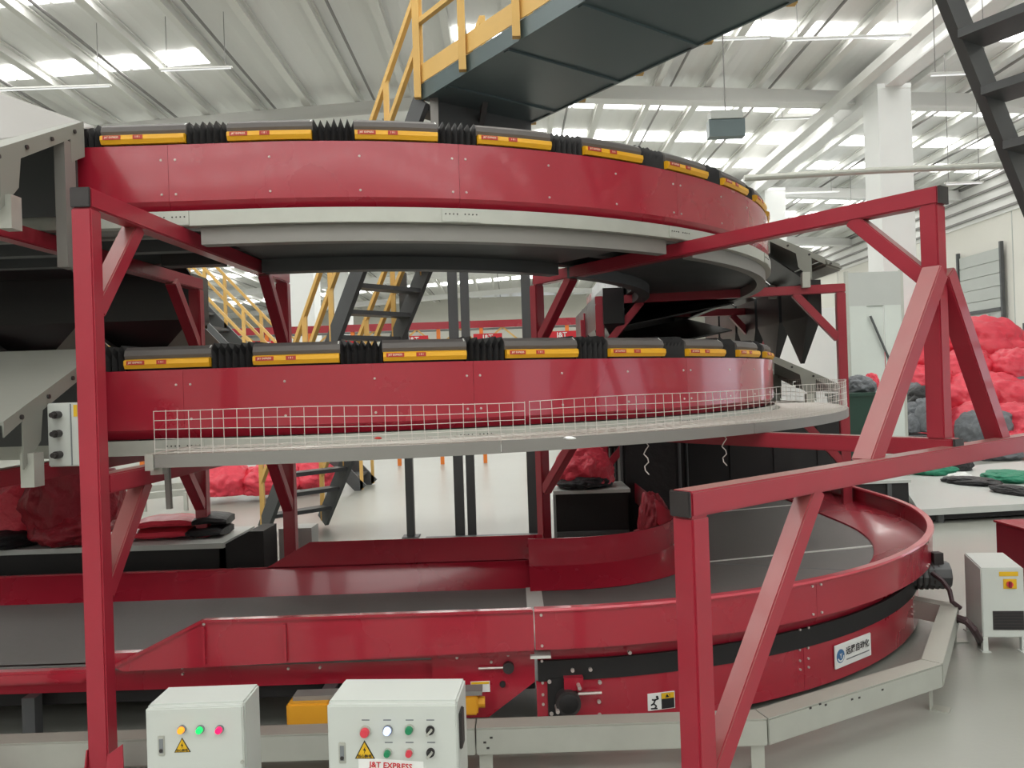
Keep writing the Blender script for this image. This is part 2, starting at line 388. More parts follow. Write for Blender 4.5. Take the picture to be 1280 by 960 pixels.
def track(zt, zb, lab, ztag, s_first):
    t = thing('loop_sorter_track', lab, 'conveyor', (RC.x, RC.y - RR, zb))
    s = s_first
    while s < 9.5:
        e = s + SEAM
        pn = MB(); sweep(pn, [(0, zt), (0, zb + .048), (-.035, zb), (-.04, zb + .003), (-.006, zb + .05), (-.006, zt)], s + .0007, e - .0007)
        o = pn.build('side_panel', 'red', t, smooth=True)
        rv = MB()
        for ds in (.035, .5, .94, 1.405):
            for z in (zt - .075, zt - .245):
                P = path(s + ds, 0, z); nn = frame_at(s + ds)[1]
                rv.cyl(P - nn * .002, P + nn * .004, .0075, 8, .005)
        tag(rv.build('rivets', 'screw', o), kind='stuff')
        # inner skirt
        pi = MB(); sweep(pi, [(-WID, zt), (-WID, zb + .02), (-WID + .006, zb + .02), (-WID + .006, zt)], s + .0007, e - .0007); pi.build('inner_panel', 'red', t, smooth=True)
        # pale fascia rail under the skirt
        fz = zb - .078
        fr = MB(); sweep(fr, [(.012, zb - .004), (.012, fz), (-.05, fz), (-.05, fz + .006), (.006, fz + .006), (.006, zb - .004)], s + .0007, e - .0007)
        fo = fr.build('fascia_rail', 'galv', t, smooth=True)
        sp = MB(); sweep(sp, [(.018, zb - .006), (.018, fz + .004), (.012, fz + .004), (.012, zb - .006)], e - .1, e + .1); spo = sp.build('splice_plate', 'galv', t, smooth=True)
        hl = MB()
        for q in range(-4, 5):
            if q == 0: continue
            P = path(e + q * .02, .018, zb - .035); nn = frame_at(e)[1]; hl.cyl(P, P + nn * .002, .004, 6)
        tag(hl.build('slot_holes', 'cap', spo), kind='stuff')
        s = e
    smax = s
    for off, wd, dz, hh, mt in ((-.12, .07, .0, .09, 'rail_grey'), (-.3, .05, .01, .09, 'rail_grey'), (-.62, .08, -.005, .1, 'dark'), (-1.05, .08, .0, .1, 'dark')):
        r = MB(); z0 = zb - .078 + dz; sweep(r, [(off, z0), (off - wd, z0), (off - wd, z0 + hh), (off, z0 + hh)], s_first, smax); r.build('track_rail', mt, t, smooth=True)
    if ztag == 'upper':
        for a_, e_ in ((-.3, 2.36), (2.62, smax)):
            for off, wd, mt in ((-.03, .07, 'rail_grey'), (-.98, .1, 'dark')):
                r = MB(); z0 = zb - .165; sweep(r, [(off, z0), (off - wd, z0), (off - wd, z0 + .085), (off, z0 + .085)], a_, e_); r.build('lower_channel', mt, t, smooth=True)
            r = MB(); sweep(r, [(-.1, zb - .085), (-.98, zb - .085), (-.98, zb - .08), (-.1, zb - .08)], a_, e_); r.build('under_cover', 'dark', t, smooth=True)
    pa = MB(); sweep(pa, [(-.05, zb + .06), (-WID + .03, zb + .06), (-WID + .03, zb + .075), (-.05, zb + .075)], s_first, smax); pa.build('bottom_pan', 'dark', t, smooth=True)
    s = s_first + .5
    while s < 9:
        a, b2 = path(s, -.05, zb - .02), path(s, -WID + .02, zb - .02)
        MB().bar(a, b2, .06, .05).build('cross_member', 'dark', t); s += .72
    return t
upper = track(ZU_T, ZU_B, 'upper red curved sorter track with pale rail along its underside', 'upper', -.44 - 1.44 * 3)
mid = track(ZM_T, ZM_B, 'middle red curved sorter track behind the wire mesh tray', 'middle', -.40 - 1.44 * 3)
PITCH_C = None
def cart(s0, L, Lb, zt, lab, grp, first):
    t = thing('sorter_cart', lab, 'sorter cart', tuple(path(s0, -WID / 2, zt)), grp)
    c = MB()
    prof = [(-.012, zt + .055), (-.004, zt + .075), (-.012, zt + .1), (-.04, zt + .118), (-.3, zt + .124), (-WID + .04, zt + .118), (-WID + .012, zt + .09), (-WID + .012, zt + .055)]
    sweep(c, prof, s0, s0 + L); c.build('cover', 'cover', t, smooth=True)
    c2 = MB(); sweep(c2, [(-.014, zt + .054), (-.006, zt + .075), (-.014, zt + .101), (-.04, zt + .1195), (-.04, zt + .1), (-.03, zt + .054)], s0 + L - .012, s0 + L - .006); c2.build('edge_strip', 'gasket', t)
    y = MB(); sweep(y, [(.0, zt + .056), (.014, zt + .05), (.016, zt + .03), (.004, zt + .01), (-.02, zt + .01), (-.02, zt + .056)], s0 + .005, s0 + L - .004); yo = y.build('side_plate', 'yellow', t)
    d = MB(); sweep(d, [(-.02, zt + .055), (-.02, zt - .005), (-WID + .03, zt - .005), (-WID + .03, zt + .055)], s0 + .01, s0 + L - .01); d.build('cart_body', 'black', t)
    for a, ln, tx in ((.02, .088, 'J&T EXPRESS'), (.168, .048, '1 8 1')):
        k = MB(); sweep(k, [(.0172, zt + .0495), (.0182, zt + .029), (.0152, zt + .029), (.0132, zt + .0495)], s0 + a, s0 + a + ln, .03); ko = k.build('sticker', 'sticker', yo)
        sm = s0 + a + ln / 2; tt, nn = frame_at(sm); P = path(sm, .0183, zt + .0395)
        text(tx, .0125, 'cream', P, tt, (0, 0, 1), ko)
    # bellows to the next cart
    b = MB(); rings = []; n = 6
    for i in range(2 * n + 1):
        s = s0 + L + Lb * i / (2 * n); k = 0 if i % 2 == 0 else 1; j = random.uniform(-.006, .006)
        f = -.02 - .022 * k; top = zt + (.126 if k == 0 else .088) + j
        pr = [(f, zt + .0), (f, top - .03), (f - .03, top), (-.5, top + .004), (-WID + .05, top), (-WID + .03, zt + .0)]
        rings.append([path(s, o, z) for o, z in pr])
    b.loft(rings); b.build('bellows', 'black', t)
    return t
def carts(zt, cols, lvl, s_min, s_max):
    # fit pitch from the image columns where the yellow plates begin
    ss = [loc_s(px, 0, .01, zt + .03, -4, 4.6) for px in cols]
    pit = (ss[3] - ss[0]) / 3
    s = ss[0]
    while s - pit > s_min: s -= pit
    k = 0; out = []
    while s < s_max: out.append(s); s += pit
    i = 0
    for s in out:
        if s < ss[0] - .1:
            lab = 'grey and yellow cart on the %s track behind the %s' % (lvl, {'upper': 'pale upper left chute', 'middle': 'beige left chute and red post'}[lvl])
        elif s < 4.4:
            lab = '%s grey and yellow cart from the left along the %s track' % (ORD[i], lvl); i += 1
        else:
            lab = 'grey and yellow cart on the %s track, round the bend on the right-hand run' % lvl
        cart(s, pit * .675, pit * .325, zt, lab, 'carts on the %s track' % lvl, None)
    return pit
pu = carts(ZU_T, [124, 276, 441, 597], 'upper', -2.9, 6.6)
pm = carts(ZM_T, [154, 313, 479, 632], 'middle', -2.4, 6.6)
print('PITCH', pu, pm)
# ------------------------------------------------------------------ mesh tray round the middle track
TRO = .535
ZT = 1.395
tray = thing('catch_tray', 'grey tray with low wire mesh guard along the middle track', 'tray', (-1.5, 3.6, ZT))
S0, S1 = -.31, ARC + .9
b = MB(); sweep(b, [(.02, ZT), (TRO - .008, ZT), (TRO - .008, ZT - .006), (.02, ZT - .006)], S0, S1); b.build('tray_sheet', 'galv', tray, smooth=True)
nseg = 5
for k in range(nseg):
    a, e = S0 + (S1 - S0) * k / nseg, S0 + (S1 - S0) * (k + 1) / nseg
    b = MB(); sweep(b, [(TRO, ZT + .012), (TRO, ZT - .045), (TRO - .03, ZT - .045), (TRO - .03, ZT - .04), (TRO - .006, ZT - .04), (TRO - .006, ZT + .012)], a + .002, e - .002); b.build('fascia', 'rail_grey', tray, smooth=True)
MB().obox(path(S0 - .02, .27, ZT - .02), (1, 0, 0), (0, 1, 0), (0, 0, 1), .018, .27, .035).build('end_plate', 'galv', tray)
def wire(mb, pts, r=.0015): mb.tube(pts, r, 4)
MB().bar(at(191, 586, 3.42), at(206, 585, 3.42), .05).build('support_tube', 'galv', tray)
MB().bar(at(209, 583, 3.55), at(212, 636, 3.55), .022).build('hanger_rod', 'rail_grey', tray)
def guard(s0, s1, top0, top1, name):
    b = MB(); n = round((s1 - s0) * 1.13 / .056); rowsz = 5
    for i in range(n + 1):
        s = s0 + (s1 - s0) * i / n; tp = top0 + (top1 - top0) * i / n
        j = random.uniform(-.003, .003)
        wire(b, [path(s, TRO - .01, ZT + .005), path(s + j, TRO - .012 + j, tp + j)])
    for q in range(rowsz):
        pts = []
        for s in ssteps(s0, s1, .12):
            tp = top0 + (top1 - top0) * (s - s0) / (s1 - s0)
            pts.append(path(s, TRO - .01, tp - q * .042 + .004 * math.sin(s * 5 + q)))
        wire(b, pts)
    tag(b.build('wire_mesh_guard', 'wire', tray), kind='stuff')
sA = loc_s(657, 0, TRO, 1.5, -2, 5); sB = loc_s(663, 0, TRO, 1.5, -2, 5); sC = sB + 3.05
guard(S0, sA, 1.595, 1.575, 'a'); guard(sB, sC, 1.578, 1.61, 'b'); guard(sC + .02, S1, 1.615, 1.625, 'c')
b = MB()
for q in range(9):
    wire(b, [path(s, .06 + q * .055, ZT + .012 + .004 * math.sin(s * 3 + q)) for s in ssteps(S0, S1, .12)])
for i in range(110):
    s = S0 + (S1 - S0) * i / 109; wire(b, [path(s, .05, ZT + .016), path(s, TRO - .02, ZT + .016)], .0012)
tag(b.build('floor_mesh', 'wire', tray), kind='stuff')
for k, (x, y, z, sz, mt, lb) in enumerate(((712, 549, ZT + .03, .016, 'paper', 'white paper scrap lying on the mesh tray near its middle'), (872, 516, ZT + .03, .016, 'paper', 'white paper scrap lying on the mesh tray nearer the right'), (472, 549, ZT + .03, .013, 'sticker', 'small pink scrap lying on the mesh tray'))):
    bm = bmesh.new(); bmesh.ops.create_icosphere(bm, subdivisions=2, radius=sz)
    for v in bm.verts: v.co = V((v.co.x * 1.6, v.co.y * .9, v.co.z * .45)) * (1 + .5 * noise.noise(v.co * 60 + V((k, 0, 0))))
    me = bpy.data.meshes.new('paper_scrap'); bm.to_mesh(me); bm.free(); me.materials.append(M[mt]); o = link('paper_scrap', me); P = atz(x, y, z); o.location = (P.x, P.y, z + .005); tag(o, lb, 'paper scrap')
for px, y1, lb in ((808, 598, 'frayed white string dangling below the tray, nearer the middle'), (906, 600, 'frayed white string dangling below the tray, farther right')):
    s = loc_s(px, 0, TRO - .03, ZT - .05, 0, 5); P = path(s, TRO - .035, ZT - .04)
    pts = [P + V((.012 * math.sin(i * 1.7), .006 * math.cos(i * 2.1), -i * .02)) for i in range(9)]
    tag(MB().tube(pts, .003, 5).build('dangling_string', 'string'), lb, 'string')
# ================================================================== FRAMES
TW = .08
ZF = 2.484
ZB2 = 1.349
def rodz(b, p0, p1, w=TW): return b.bar(p0, p1, w)
def portal(lab, xo, yo0, xi, yi, mids=True, feet=True):
    """frame across the straight run: outer post, beams running back, inner post"""
    t = thing('portal_frame', lab, 'frame', (xo, yo0, 0))
    h = TW / 2
    MB().box(xo - h, xo + h, yo0, yo0 + TW, .01, ZF - TW).build('post', 'frame', t, bevel=.006)
    MB().bar((xo, yo0 + .004, ZF - h), (xi, yi, ZF - h), TW).build('top_beam', 'frame', t, bevel=.006)
    MB().box(xo - h + .001, xo + h - .001, yo0 - .006, yo0 + .004, ZF - TW + .001, ZF - .001).build('end_cap', 'cap', t, bevel=.003)
    MB().post(xi, yi - h, .01, ZF - TW, TW).build('inner_post', 'frame', t, bevel=.006)
    MB().bar((xo, yo0 + TW, ZB2 - h), (xi, yi - TW, ZB2 - h), TW).build('middle_beam', 'frame', t, bevel=.006)
    for z in (ZF - TW, ZB2 - TW):
        MB().bar((xo, yo0 + TW - .01, z - .4), (xo, yo0 + TW + .36, z + .01), .07).build('brace', 'frame', t, bevel=.005)
        MB().bar((xi, yi - TW + .01, z - .4), (xi, yi - TW - .36, z + .01), .07).build('brace', 'frame', t, bevel=.005)
    # foot: base plate and two gusset plates
    for x, y in ((xo, yo0 + h), (xi, yi - h)):
        MB().box(x - .1, x + .1, y - .1, y + .1, 0, .012).build('base_plate', 'frame', t)
        MB().prism([(x - h - .006, y - h - .07, .012), (x - h - .006, y + .1, .012), (x - h - .006, y + h, .28), (x - h - .006, y - h, .28)], (.006, 0, 0)).build('gusset', 'frame', t)
        MB().prism([(x + h, y - h - .06, .012), (x + h + .09, y - h - .06, .012), (x + h + .06, y - h - .006, .3), (x + h, y - h - .006, .26)], (0, .006, 0)).build('gusset', 'frame', t)
    return t
portal('red steel portal frame whose black-capped post stands nearest at the left', -1.667, 3.08, -1.545, 5.42)
portal('red steel portal frame partly hidden behind the pale chutes at far left', -2.36, 3.05, -2.22, 5.62)
# right radial frame with A braces
AX = V((1.935, 3.575, 0)); IN = V((.21, 5.97, 0))
rad = (IN - AX).normalized(); tang = V((-rad.y, rad.x, 0)); tang = -tang if tang.x < 0 else tang
t = thing('radial_frame', 'red steel A-braced frame standing out in front at the right', 'frame', (AX.x, AX.y, 0))
h = TW / 2
def up(p, z): return V((p.x, p.y, z))
MB().bar(up(AX, ZF - h) - rad * .045, up(IN, ZF - h), TW).build('top_beam', 'frame', t, bevel=.006)
MB().bar(up(AX, ZF - h) - rad * .056, up(AX, ZF - h) - rad * .045, TW - .002).build('end_cap', 'cap', t)
MB().post(AX.x, AX.y, ZB2 - .002, ZF - TW, TW, tang.xy).build('post', 'frame', t, bevel=.006)
MB().bar(up(AX, ZB2 - h) - rad * .075, up(IN, ZB2 - h) - rad * .04, TW).build('middle_beam', 'frame', t, bevel=.006)
MB().bar(up(AX, ZB2 - h) - rad * .086, up(AX, ZB2 - h) - rad * .075, TW - .002).build('end_cap', 'cap', t)
MB().post(IN.x, IN.y, .01, ZF - TW, TW, tang.xy).build('inner_post', 'frame', t, bevel=.006)
MB().post(IN.x, IN.y, 0, .012, .2, tang.xy).build('base_plate', 'frame', t)
for z in (ZF - TW, ZB2 - TW):
    MB().bar(up(IN, z - .42) - rad * .03, up(IN, z + .01) - rad * .42, .07).build('brace', 'frame', t, bevel=.005)
MB().bar(up(AX, ZF - TW - .33) + rad * .03, up(AX, ZF - TW + .01) + rad * .38, .07).build('brace', 'frame', t, bevel=.005)
# tangential beam (outside the post) and its legs
ZL = 1.316
NB = V((.502, 2.385, 0)); FB = NB + tang * 4.2
bdir = ((V((AX.x, AX.y, 0)) - rad * .06) - NB); bdir.normalize()
FB = NB + bdir * 4.2
bn = V((bdir.y, -bdir.x, 0))
MB().bar(up(NB, ZL - h), up(FB, ZL - h), TW).build('cross_beam', 'frame', t, bevel=.006)
for P, s in ((NB, -1), (FB, 1)):
    MB().bar(up(P, ZL - h), up(P, ZL - h) + bdir * .012 * s, TW - .002).build('end_cap', 'cap', t, bevel=.003)
    L = P + bdir * (-s) * h
    MB().post(L.x, L.y, .01, ZL - TW, TW, bdir.xy).build('leg', 'frame', t, bevel=.006)
    MB().post(L.x, L.y, 0, .012, .2, bdir.xy).build('base_plate', 'frame', t)
    a = L + bdir * (-s) * .05
    MB().bar(up(a, .42), up(a + bdir * (-s) * .62, ZL - TW + .01), .07, .07).build('leg_brace', 'frame', t, bevel=.005)
AB = AX - rad * .02
d0 = (AB - NB).dot(bdir)
for s, L in ((-1, .70), (1, .60)):
    a = AB + bdir * s * .035
    MB().bar(up(a, 2.1), up(AB + bdir * s * L, ZL - .03), .085, .085).build('a_brace', 'frame', t, bevel=.005)
# frame across the right-hand run
O2, I2 = V((3.03, 7.2, 0)), V((.87, 7.6, 0))
t = thing('portal_frame', 'red steel portal frame behind the curve carrying the right-hand run', 'frame', (O2.x, O2.y, 0))
dd = (I2 - O2).normalized(); tt = V((-dd.y, dd.x, 0))
for P, s in ((O2, 1), (I2, -1)):
    MB().post(P.x, P.y, .01, ZF - TW, TW, dd.xy).build('post', 'frame', t, bevel=.006)
    MB().post(P.x, P.y, 0, .012, .2, dd.xy).build('base_plate', 'frame', t)
    for z in (ZF - TW, ZB2 - TW): MB().bar(up(P, z - .42) + dd * s * .03, up(P, z + .01) + dd * s * .4, .07).build('brace', 'frame', t, bevel=.005)
MB().bar(up(O2, ZF - h) - dd * .04, up(I2, ZF - h) + dd * .04, TW).build('top_beam', 'frame', t, bevel=.006)
MB().bar(up(O2, ZB2 - h) + dd * .04, up(I2, ZB2 - h) - dd * .04, TW).build('middle_beam', 'frame', t, bevel=.006)
O3, I3 = V((3.05, 9.4, 0)), V((.88, 9.4, 0))
t = thing('portal_frame', 'red steel portal frame farthest back along the right-hand run', 'frame', (O3.x, O3.y, 0))
for P in (O3, I3): MB().post(P.x, P.y, .01, ZF - TW, TW).build('post', 'frame', t)
MB().bar(up(O3, ZF - h), up(I3, ZF - h), TW).build('top_beam', 'frame', t); MB().bar(up(O3, ZB2 - h), up(I3, ZB2 - h), TW).build('middle_beam', 'frame', t)
MB().bar(up(O3, 1.95) , up(O3, ZF - TW) + V((-.4, 0, 0)), .07).build('brace', 'frame', t)
# ================================================================== CHUTES
def out_chute(s0, s1, zt, lab, drop=.40, reach=.8, legs=True, grp='pale discharge chutes'):
    t = thing('discharge_chute', lab, 'chute', tuple(path((s0 + s1) / 2, .4, zt - .3)), grp)
    zc = zt + .115
    def q(s, o, dz): return path(s, o, zc - drop * (o - .03) / reach + dz)
    b = MB(); b.hexa([q(s0, .03, -.012), q(s1, .03, -.012), q(s1, reach, -.012), q(s0, reach, -.012), q(s0, .03, 0), q(s1, .03, 0), q(s1, reach, 0), q(s0, reach, 0)]); b.build('slide', 'beige', t)
    # rolled front lip of the slide
    b = MB(); b.hexa([q(s0, reach, -.07), q(s1, reach, -.07), q(s1, reach + .16, -.05), q(s0, reach + .16, -.05), q(s0, reach, 0), q(s1, reach, 0), q(s1, reach + .16, .01), q(s0, reach + .16, .01)]); b.build('front_lip', 'beige', t, bevel=.02)
    for s, sg in ((s0, -1), (s1, 1)):
        T = frame_at(s)[0] * sg
        a = [q(s, .03, .004), q(s, reach, .004), q(s, reach, -.06), q(s, reach - .12, -.05), q(s, reach - .12, -.05) - V((0, 0, .2)), q(s, reach - .24, -.05) - V((0, 0, .14)), q(s, reach - .26, -.07), q(s, .15, -.06), q(s, .15, -.17), q(s, .03, -.17)]
        MB().prism(a, T * .006).build('side_plate', 'beige', t)
        bl = MB()
        for k in range(4):
            P = q(s, .12 + k * .19, -.03); bl.cyl(P, P + T * .014, .01, 8)
        tag(bl.build('bolts', 'cap', t), kind='stuff')
        P = q(s, reach - .18, -.05) - V((0, 0, .17))
        MB().obox(P + V((0, 0, -.06)) + T * .003, frame_at(s)[0], frame_at(s)[1], (0, 0, 1), .028, .035, .07).build('bracket', 'galv', t)
    # dark back plate under the slide
    b = MB(); a, c = path(s0 + .02, .05, zt - .35), path(s1 - .02, .05, zt - .35)
    b.prism([q(s0 + .02, .05, -.02), q(s1 - .02, .05, -.02), c, a], frame_at((s0 + s1) / 2)[1] * .012); b.build('back_plate', 'dark', t)
    if legs:
        for s in (s0 + .02, s1 - .02):
            P = path(s, .16, 0); MB().bar(up(P, zt - .62), up(P, zt - .02), .05, .09).build('leg', 'rail_grey', t)
    return t
sx = lambda X: X - RC.x
out_chute(sx(-3.05), sx(-2.06), ZU_T, 'pale grey chute sloping off the upper track at the left edge')
out_chute(sx(-3.0), sx(-2.0), ZM_T, 'beige chute sloping off the middle track at the left edge', drop=.34, legs=False)
# raised hood panel beside the upper left chute
A, B_, C_, D_ = at(116, 160, 3.92), at(80, 162, 4.05), at(-40, 104, 3.7), at(-40, 180, 3.25)
hd = MB().prism([A, B_, C_, D_], (0, .012, .012)).build('chute_hood', 'rail_grey'); tag(hd, 'pale sloping hood sheet above the chute at the upper left edge', 'hood')
cb = at(80, 545, 3.36)
bx = thing('junction_box', 'white junction box with black cable glands beside the beige chute', 'junction box', (cb.x, cb.y, 1.37))
MB().box(cb.x - .07, cb.x + .075, cb.y, cb.y + .12, 1.368, 1.64).build('box', 'white', bx, bevel=.005)
MB().box(cb.x + .03, cb.x + .034, cb.y - .004, cb.y, 1.372, 1.635).build('door_gap', 'inkgrey', bx)
MB().box(cb.x + .045, cb.x + .06, cb.y - .003, cb.y, 1.58, 1.63).build('sticker', 'signyellow', bx)
for z in (1.42, 1.51, 1.59):
    MB().cyl((cb.x - .02, cb.y, z), (cb.x - .02, cb.y - .035, z), .016, 12).cyl((cb.x - .02, cb.y - .035, z), (cb.x - .02, cb.y - .055, z), .011, 10).build('cable_gland', 'cap', bx)
out_chute(ARC - .15, ARC + .75, ZU_T, 'pale chute sloping off the upper track behind the curve', legs=False, reach=.64, drop=.3)
out_chute(ARC - .15, ARC + .75, ZM_T, 'pale chute sloping off the middle track behind the curve', legs=False, reach=.64, drop=.3)
def funnel(s, off0, off1, zt, lab, grp, wd=.8, inner=True, slide_from=None, hang=0.0, tip=.09, gusset=False, drop=.98):
    t = thing('bag_funnel', lab, 'funnel', tuple(path(s, (off0 + off1) / 2, zt - .7)), grp)
    a, c, om = s - wd / 2 + .004, s + wd / 2 - .004, (off0 + off1) / 2
    z1, z2, z3 = zt - .34, zt - .68, zt - drop
    def ring(sa, sb, oa, ob, z): return [path(sa, oa, z), path(sb, oa, z), path(sb, ob, z), path(sa, ob, z)]
    b = MB(); b.loft([ring(a, c, off0, off1, z1), ring(a, c, off0, off1, z2), ring(s - tip, s + tip, om - tip, om + tip, z3)]); b.build('hopper', 'gloss', t)
    if gusset:
        MB().prism([path(c, off0 - .03, z2 + .02), path(c + .3, off0 - .03, z3), path(c - .3, off0 - .03, z3)], (0, .01, 0)).build('side_gusset', 'beige', t)
    if slide_from is not None:
        b = MB(); P = [path(a, slide_from, zt + .05), path(c, slide_from, zt + .05), path(c, off0, z1), path(a, off0, z1)]
        b.prism(P, (0, 0, -.015)); b.build('slide', 'gloss', t)
    if hang:  # black sack added below the funnel to darken the space there
        b = MB(); rg = []
        for k in range(7):
            z = z3 + .05 - hang * k / 6; r = .16 + .1 * math.sin(min(1, k / 4) * 1.5)
            rg.append([path(s + r * math.cos(i * math.pi / 6) * (1 + .1 * math.sin(i * 3 + k)), om + r * .8 * math.sin(i * math.pi / 6), z) for i in range(12)])
        b.loft(rg); b.build('sack', 'blacksack', t, smooth=True)
    return t
for k in range(4):
    funnel(sx(-2.73) - k * .82, -1.87, -2.2, ZU_T, '%s black bag funnel behind the red posts under the upper track, counted from the right' % ORD[k], 'black funnels under the upper track', wd=.82, slide_from=-WID, gusset=True)
for k in range(4):
    funnel(ARC + .55 + k * .8, -1.16, -1.36, ZU_T, '%s black bag funnel inside the right-hand run, counted from the front' % ORD[k], 'black funnels inside the right-hand run', slide_from=-WID, hang=.95)
for k in range(5):
    funnel(ARC + .4 + k * .8, .55, .68, ZU_T, '%s black bag funnel outside the right-hand run, counted from the front' % ORD[k], 'black funnels outside the right-hand run', wd=.72, slide_from=.01, tip=.015, drop=1.12)
for k, (z, y0, y1) in enumerate(((2.36, 7.7, 9.6), (2.1, 7.8, 9.8))):
    o = MB().hexa([(.95, y0, z - .2), (2.2, y0, z + .02), (2.2, y1, z + .3), (.95, y1, z + .08), (.95, y0, z - .185), (2.2, y0, z + .035), (2.2, y1, z + .315), (.95, y1, z + .095)]).build('slide_sheet', 'gloss')
    tag(o, '%s glossy black slide sheet slung under the right-hand run' % ('upper', 'lower')[k], 'slide')
tag(MB().box(.95, 2.2, 10.3, 10.33, 1.36, 2.62).build('dark_backing', 'gloss'), 'black backing sheet added to darken the right-hand run under the upper track', 'sheet')  # backing added so the run looks black behind the slides
ro = thing('dark_strips', 'added black strip curtain hanging above the belt in the dark tunnel', 'infill', (1.9, 8.62, .66))  # black strips added to darken the gap under the middle track
for k in range(11): MB().box(.92 + k * .24, .92 + k * .24 + .255, 8.62 + .012 * (k % 2), 8.63 + .012 * (k % 2), .42, 1.28).build('strip', 'black', ro)
# ================================================================== LOWER BELT CONVEYORS
C2, R2 = V((.067, 6.629, 0)), 3.036
ARC2 = math.pi / 2 * R2
YL = C2.y - R2      # 3.593
XE = C2.x - .004
st = thing('straight_belt_conveyor', 'red straight belt conveyor with flared guards running in from the left', 'conveyor', (-2.5, 4.2, 0))
MB().box(-6.5, XE - .02, YL + .11, 4.86, .375, .40).build('belt', 'belt', st)
# front guard with a tapered end
MB().prism([(-1.45, YL, .62), (XE, YL, .62), (XE, YL, .44), (-1.82, YL, .405), (-1.86, YL, .425)], (0, .006, 0)).build('front_guard', 'red', st)
MB().prism([(-1.45, YL - .012, .612), (XE, YL - .012, .612), (XE, YL - .012, .628), (-1.45, YL - .012, .628)], (0, .045, 0)).build('guard_lip', 'red', st, bevel=.005)
a, b3 = V((-1.45, YL + .012, .62)), V((-1.86, YL + .012, .425)); MB().bar(a, b3, .045, .016).build('guard_lip', 'red', st, bevel=.004)
MB().prism([(-1.86, YL - .03, .425), (-6.5, YL - .03, .425), (-6.5, YL - .03, .365), (-2.0, YL - .03, .365)], (0, .06, 0)).build('low_edge', 'red', st, bevel=.012)
MB().box(-6.5, XE, YL + .13, YL + .15, .27, .40).box(-1.9, XE, YL + .06, YL + .1, .40, .47).build('frame_side', 'red', st)
MB().prism([(-.42, YL + .1, .43), (XE, YL + .1, .43), (XE, YL + .1, .26), (-.16, YL + .1, .10), (-.42, YL + .1, .10)], (0, .02, 0)).build('end_plate', 'red', st)
MB().box(-6.5, XE, 4.9, 4.92, .27, .43).build('frame_side', 'red', st)
for x in (-1.44, -1.07): MB().box(x - .006, x + .006, YL - .02, YL, .43, .6).build('guard_rib', 'red', st)
for x in (-5.2, -3.6, -2.3, -.9):
    for y in (YL + .1, 4.85): MB().box(x - .03, x + .03, y - .03, y + .03, 0, .27).build('leg', 'dark', st)
MB().box(-6.5, XE, YL + .17, 4.85, .2, .26).build('underside_pan', 'black', st)
# rear guard: sloping flare, then the raised wall with a tapered start
MB().prism([(-6.5, 4.85, .40), (XE + .03, 4.85, .40), (XE + .03, 5.05, .53), (-6.5, 5.05, .53)], (0, .004, -.008)).build('rear_flare', 'red', st)
MB().prism([(-1.62, 5.05, .53), (XE + .1, 5.05, .53), (XE + .1, 5.05, .69), (-1.33, 5.05, .69)], (0, .006, 0)).build('rear_wall', 'red', st)
MB().box(-6.5, XE, 5.045, 5.075, .5, .535).build('rear_rim', 'red', st, bevel=.005)
bl = MB()
for x, z in ((-1.44, .61), (-1.44, .455), (-1.1, .38), (-1.1, .35), (-.95, .38), (-.95, .35), (-1.6, .37), (-1.6, .34), (-.76, .385), (-.3, .385), (-.06, .39), (-.14, .36), (-.12, .41)):
    y0_ = YL + .002 if z > .44 else (YL + .1 if x > -.42 else YL + .13); bl.cyl((x, y0_, z), (x, y0_ - .01, z), .0065, 8)
tag(bl.build('bolts', 'screw', st), kind='stuff')
MB().cyl((-.06, YL + .1, .335), (-.06, YL + .07, .335), .026, 16).build('roller_bearing', 'cap', st, smooth=True)
MB().cyl((-.20, YL + .085, .335), (-.07, YL + .085, .335), .006, 8).build('tension_bolt', 'screw', st)
MB().cyl((-.09, YL + .1, .255), (-.09, YL + .085, .255), .014, 12).build('hole_plug', 'black', st)
pl = MB().box(-.24, -.15, YL + .096, YL + .099, .22, .27).build('label_plate', 'paper', st)
MB().box(-.237, -.153, YL + .094, YL + .096, .258, .268).build('label_band', 'signyellow', pl)
text('▲', .03, 'ink', (-.22, YL + .0955, .238), (1, 0, 0), (0, 0, 1), pl)
for x0, x1, z0, z1, lb in ((-1.05, -.86, .115, .268, 'orange-yellow gear motor block under the belt between the two cabinets'), (-.34, -.20, .175, .265, 'small yellow motor block right of the larger control cabinet')):
    g = thing('gear_motor', lb, 'motor', ((x0 + x1) / 2, YL, z0))
    MB().box(x0, x1, YL - .1 if x1 < -.5 else YL - .06, YL + .03, z0, z1).build('housing', 'orange', g, bevel=.008)
    MB().box(x0 + .02, x1 + .02, YL - .06, YL + .02, z1, z1 + .02).build('mounting_plate', 'rail_grey', g)
    if x1 > -.5: MB().cyl((x1, YL - .02, (z0 + z1) / 2), (x1 + .03, YL - .02, (z0 + z1) / 2), .025, 12).build('shaft_end', 'orange', g)
MB().box(XE - .02, XE + .075, YL + .03, 4.9, .39, .403).build('transfer_strip', 'gasket', st)
